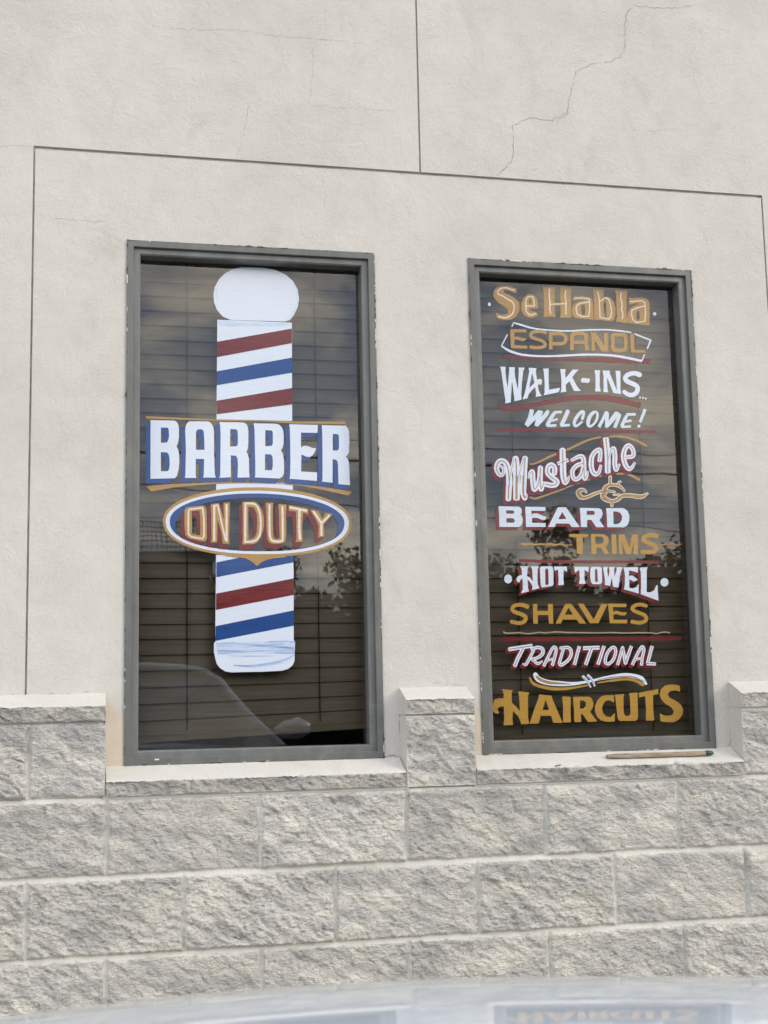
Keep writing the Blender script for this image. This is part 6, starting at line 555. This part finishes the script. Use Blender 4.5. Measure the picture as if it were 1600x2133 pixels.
# ------------------------------------------------------------------ the photographer's car: local x = right, y = forward, origin on the ground under the camera
def car():
    H = R(-2.0); root = empty('parked_car', (0, -3.79436, -.02), H); tag(root, 'pale silver car parked facing the wall, its hood across the bottom of the picture', 'car')
    CX = .20; Z0 = 1.27                      # centre line and camera height above the asphalt
    def hood_z(u, v):
        t = v-.9; z = Z0-(.205+.093*t+.126*t*t) if v < 1.95 else Z0-(.205+.093*1.05+.126*1.05**2)-(v-1.95)*1.6
        z -= .09*u*u*(1+.4*max(0, t)); c = sst(.52, .60, abs(u))
        return z-.010*math.exp(-((abs(u)-.56)/.035)**2)-max(0, abs(u)-.90)*.6
    def sheet(u0, u1, v0, v1, nu, nv, fz, thick=.006):
        mb = MB(); n = 0
        for j in range(nv+1):
            for i in range(nu+1):
                u = u0+(u1-u0)*i/nu; v = v0+(v1-v0)*j/nv; mb.v.append((CX+u, v-.10*u*u*(1 if v > 1.2 else .3), fz(u, v)))
        for j in range(nv):
            for i in range(nu): a = j*(nu+1)+i; mb.f.append((a, a+1, a+nu+2, a+nu+1)); mb.m.append(0)
        return mb
    sheet(-.98, .98, .52, 2.02, 96, 90, hood_z).build('hood', [M['car']], root, smooth=True)
    # body below the hood: fenders, doors and rear as one lofted shell
    prof = [(-3.0, .72, .80), (-2.85, .88, .92), (-2.0, .95, .96), (-1.0, .96, .98), (0.2, .96, .96), (.5, .96, .94), (.9, .96, .92), (1.6, .94, .82), (1.95, .88, .70), (2.06, .72, .64)]
    mb = MB(); K = 12; rows = []
    for v, hw, zt in prof:
        r_ = []
        for k in range(K+1):
            a = math.pi*k/K; ca = math.cos(a); sa = math.sin(a); uu = -hw*math.copysign(abs(ca)**.35, ca); zz = .30+(zt-.30)*sa**.45
            r_.append((CX+uu, v, zz))
        rows.append(r_)
    for r_ in rows: mb.v += r_
    for j in range(len(rows)-1):
        for k in range(K): a = j*(K+1)+k; mb.f.append((a, a+1, a+K+2, a+K+1)); mb.m.append(0)
    for j in (0, len(rows)-1): mb.f.append(tuple(j*(K+1)+k for k in range(K+1))); mb.m.append(0)
    mb.build('body', [M['car']], root, smooth=True)
    # cabin: roof, pillars, glass
    def hoop(v, z, hw): return [(CX-hw, v, z-.10), (CX-hw*.93, v, z-.03), (CX-hw*.7, v, z+.01), (CX, v, z+.03), (CX+hw*.7, v, z+.01), (CX+hw*.93, v, z-.03), (CX+hw, v, z-.10)]
    rf = MB(); rs = [hoop(-2.3, 1.40, .66), hoop(-1.8, 1.48, .68), hoop(-1.1, 1.51, .69), hoop(-.78, 1.49, .66)]
    for h_ in rs: rf.v += h_
    for j in range(3):
        for k in range(6): a = j*7+k; rf.f.append((a, a+1, a+8, a+7)); rf.m.append(0)
    rf.build('roof', [M['car']], root, smooth=True)
    hd = MB(); hd.tube([(CX-.54, -.77, 1.482), (CX-.3, -.78, 1.505), (CX, -.79, 1.515), (CX+.3, -.78, 1.505), (CX+.54, -.77, 1.482)], .022, 8); hd.build('roof_header', [M['car']], root, smooth=True)
    for s in (-1, 1):
        p = MB(); p.tube([(CX+s*.52, -.77, 1.487), (CX+s*.61, -.76, 1.465), (CX+s*.68, -.70, 1.41), (CX+s*.76, -.40, 1.27), (CX+s*.84, -.08, 1.13), (CX+s*.91, .26, 1.01)], .021, 8); p.build('pillar', [M['car']], root, smooth=True)
        p = MB(); p.prism((CX+s*.68, -1.1, 1.43), (CX+s*.93, -1.12, .98), [(-.05, -.02), (.05, -.02), (.05, .02), (-.05, .02)]); p.build('pillar', [M['black']], root)
        g_ = MB(); g_.quad((CX+s*.68, -.70, 1.40), (CX+s*.66, -2.2, 1.34), (CX+s*.92, -2.5, .97), (CX+s*.90, .18, 1.0)); g_.build('side_window', [M['glass']], root)
        mr = MB(); mr.tube([(CX+s*.90, .02, 1.09), (CX+s*.96, .03, 1.11), (CX+s*1.04, .04, 1.12), (CX+s*1.10, .05, 1.115)], [.03, .055, .065, .03], 12); mr.build('mirror', [M['car']], root, smooth=True)
        for v in (1.35, -2.0):
            wh = MB(); wh.tube([(CX+s*.76, v, .335), (CX+s*.955, v, .335)], .335, 28); wo = wh.build('wheel', [M['rubber']], root, smooth=False, bevel=.03)
            hb = MB(); hb.tube([(CX+s*.95, v, .335), (CX+s*.97, v, .335)], .21, 20); hb.build('rim', [M['chrome']], wo)
        hl = MB(); hl.tube([(CX+s*.62, 1.98, .60), (CX+s*.64, 2.09, .59)], [.10, .085], 16); hl.build('headlight', [M['lamp']], root, smooth=True)
    ws = MB(); ws.quad((CX-.63, -.77, 1.46), (CX+.63, -.77, 1.46), (CX+.90, .27, 1.02), (CX-.90, .27, 1.02)); ws.build('windshield', [M['glass']], root)
    cw = MB(); cw.box(CX-.92, CX+.92, .26, .53, .93, 1.02); cw.build('cowl', [M['black']], root, bevel=.01)
    gr = MB()
    for k in range(6): gr.box(CX-.42, CX+.42, 2.03, 2.07, .50+.035*k, .515+.035*k)
    gr.build('grille', [M['black']], root)
    fl = MB(); fl.box(CX-.8, CX+.8, -2.6, .4, .35, .42); fl.build('floor', [M['black']], root)
    dsh = MB(); dsh.box(CX-.86, CX+.86, -.22, .22, .8, .98); dsh.build('dashboard', [M['black']], root, bevel=.03)
car()

# ------------------------------------------------------------------ across the parking lot, seen mirrored in the glass
def tree(x, y, h, rad, label, lm, seed, trunk=.12, dens=2600):
    rng = random.Random(seed); root = empty('tree', (x, y, -.02)); tag(root, label, 'tree', 'trees across the parking lot')
    tk = MB(); hh = h*.45; tk.tube([(0, 0, 0), (.05, .03, hh*.5), (.02, -.05, hh)], [trunk, trunk*.8, trunk*.55], 8); tips = []
    for k in range(9):
        a = rng.uniform(0, 6.28); l = rad*rng.uniform(.45, .95); z1 = h*rng.uniform(.5, .98); st_ = (0.02, -.03, hh*rng.uniform(.6, 1)); mid = (math.cos(a)*l*.5, math.sin(a)*l*.5, (st_[2]+z1)/2+.1); e = (math.cos(a)*l, math.sin(a)*l, z1)
        tk.tube([st_, mid, e], [trunk*.4, trunk*.22, trunk*.07], 5); tips += [mid, e, e]
    tk.build('trunk', [M['bark']], root, smooth=True)
    cr_ = MB()
    for c in tips:
        r0 = rad*rng.uniform(.22, .42)
        for _ in range(dens//len(tips)):
            d = Vector((rng.gauss(0, 1), rng.gauss(0, 1), rng.gauss(0, .8))).normalized()*r0*rng.random()**.45; p = Vector(c)+d
            if p.z < h*.22: continue
            a = Vector((rng.gauss(0, 1), rng.gauss(0, 1), rng.gauss(0, 1))).normalized(); b = a.orthogonal().normalized(); s_ = rng.uniform(.05, .12)
            cr_.quad(tuple(p-a*s_), tuple(p+b*s_*.45), tuple(p+a*s_), tuple(p-b*s_*.45))
    cr_.build('crown', [lm], root)
tree(4.2, -25, 4.2, 1.3, 'small loose tree mirrored in the right half of the barber pole window', M['leaf'], 3)
tree(6.6, -25, 4.9, 1.4, 'wispy taller tree mirrored at the right edge of the barber pole window', M['leaf2'], 5, dens=2000)
tree(9.6, -25, 5.0, 1.7, 'dense dark tree mirrored at the left of the lettered window', M['leaf2'], 8, dens=5200)
tree(14.0, -25, 4.7, 1.9, 'spreading olive tree mirrored at the right of the lettered window', M['leaf'], 12, dens=4200)
hg = MB(); rng = random.Random(4)
for k in range(16000):
    x = rng.uniform(-8, 24); top = 3.7+.5*float(np.clip((x-7)/2, 0, 1))+.3*math.sin(x*.9)+.35*math.sin(x*2.3+1)+.2*math.sin(x*5.1); z = top*rng.random()**.6; y = -27+rng.uniform(-.7, .7); p = Vector((x, y, z)); a = Vector((rng.gauss(0, 1), rng.gauss(0, 1), rng.gauss(0, 1))).normalized(); b = a.orthogonal().normalized(); s_ = rng.uniform(.08, .2)
    hg.quad(tuple(p-a*s_), tuple(p+b*s_*.6), tuple(p+a*s_), tuple(p-b*s_*.6))
[hg.box(-8+.25*k, -7.75+.25*k, -27.3-.01*(k%2), -26.9, -.02, 3.35+.5*float(np.clip((-15+.25*k)/2, 0, 1))+.3*math.sin((-8+.25*k)*.9)+.35*math.sin((-8+.25*k)*2.3+1)+.2*math.sin((-8+.25*k)*5.1)) for k in range(128)]
tag(hg.build('hedge', [M['leaf2']]), 'long dark hedge along the far side of the lot', 'hedge')
def carport():
    root = empty('carport', (-.6, -15, -.02)); tag(root, 'open steel carport with braced posts mirrored at the left of the barber pole window', 'carport')
    rf = MB(); rf.box(-3.2, 2.25, -2.2, 2.2, 3.02, 3.12)
    for k in range(91): rf.box(-3.2+.06*k, -3.19+.06*k, 2.2, 2.215, 3.12, 3.5)
    for z in (3.12, 3.18, 3.24, 3.30, 3.36, 3.42, 3.485): rf.box(-3.2, 2.25, 2.2, 2.222, z, z+.011)
    rf.build('roof', [M['steel']], root)
    for x in (-3.0, 2.05):
        for y in (-2, 2): p = MB(); p.box(x-.09, x+.09, y-.09, y+.09, 0, 3.02); p.build('post', [M['steel']], root)
    b = MB()
    for x0, x1 in ((2.0, .4), (1.4, -.2)): b.prism((x0, 2.05, 2.9), (x1, 2.05, 1.2), [(-.035, -.05), (.035, -.05), (.035, .05), (-.035, .05)])
    b.build('brace', [M['rust']], root)
    w_ = MB(); w_.box(-3.2, 2.2, -2.28, -2.215, 0, 3.14); w_.build('rear_panel', [M['rust']], root)
carport()
def pole():
    root = empty('utility_pole', (9.1, -30, -.02)); tag(root, 'wooden utility pole with cross arm and sagging wires behind the hedge', 'pole')
    p = MB(); p.tube([(0, 0, 0), (0, 0, 8.5)], [.16, .11], 10); p.build('shaft', [M['pole_wood']], root, smooth=True)
    c = MB(); c.box(-.9, .9, -.06, .06, 7.78, 7.9); c.build('cross_arm', [M['pole_wood']], root)
    for z0, sl, q2, rad in ((7.86, -.0224, .0006, .013), (7.36, -.0245, .0006, .034), (6.08, -.0745, .0008, .016)):
        wr = MB(); wr.tube([(3.0*k, 0, z0+.02+sl*3.0*k+q2*(3.0*k)**2) for k in range(-12, 13)], rad, 6); wr.build('wire', [M['black']], root)
pole()
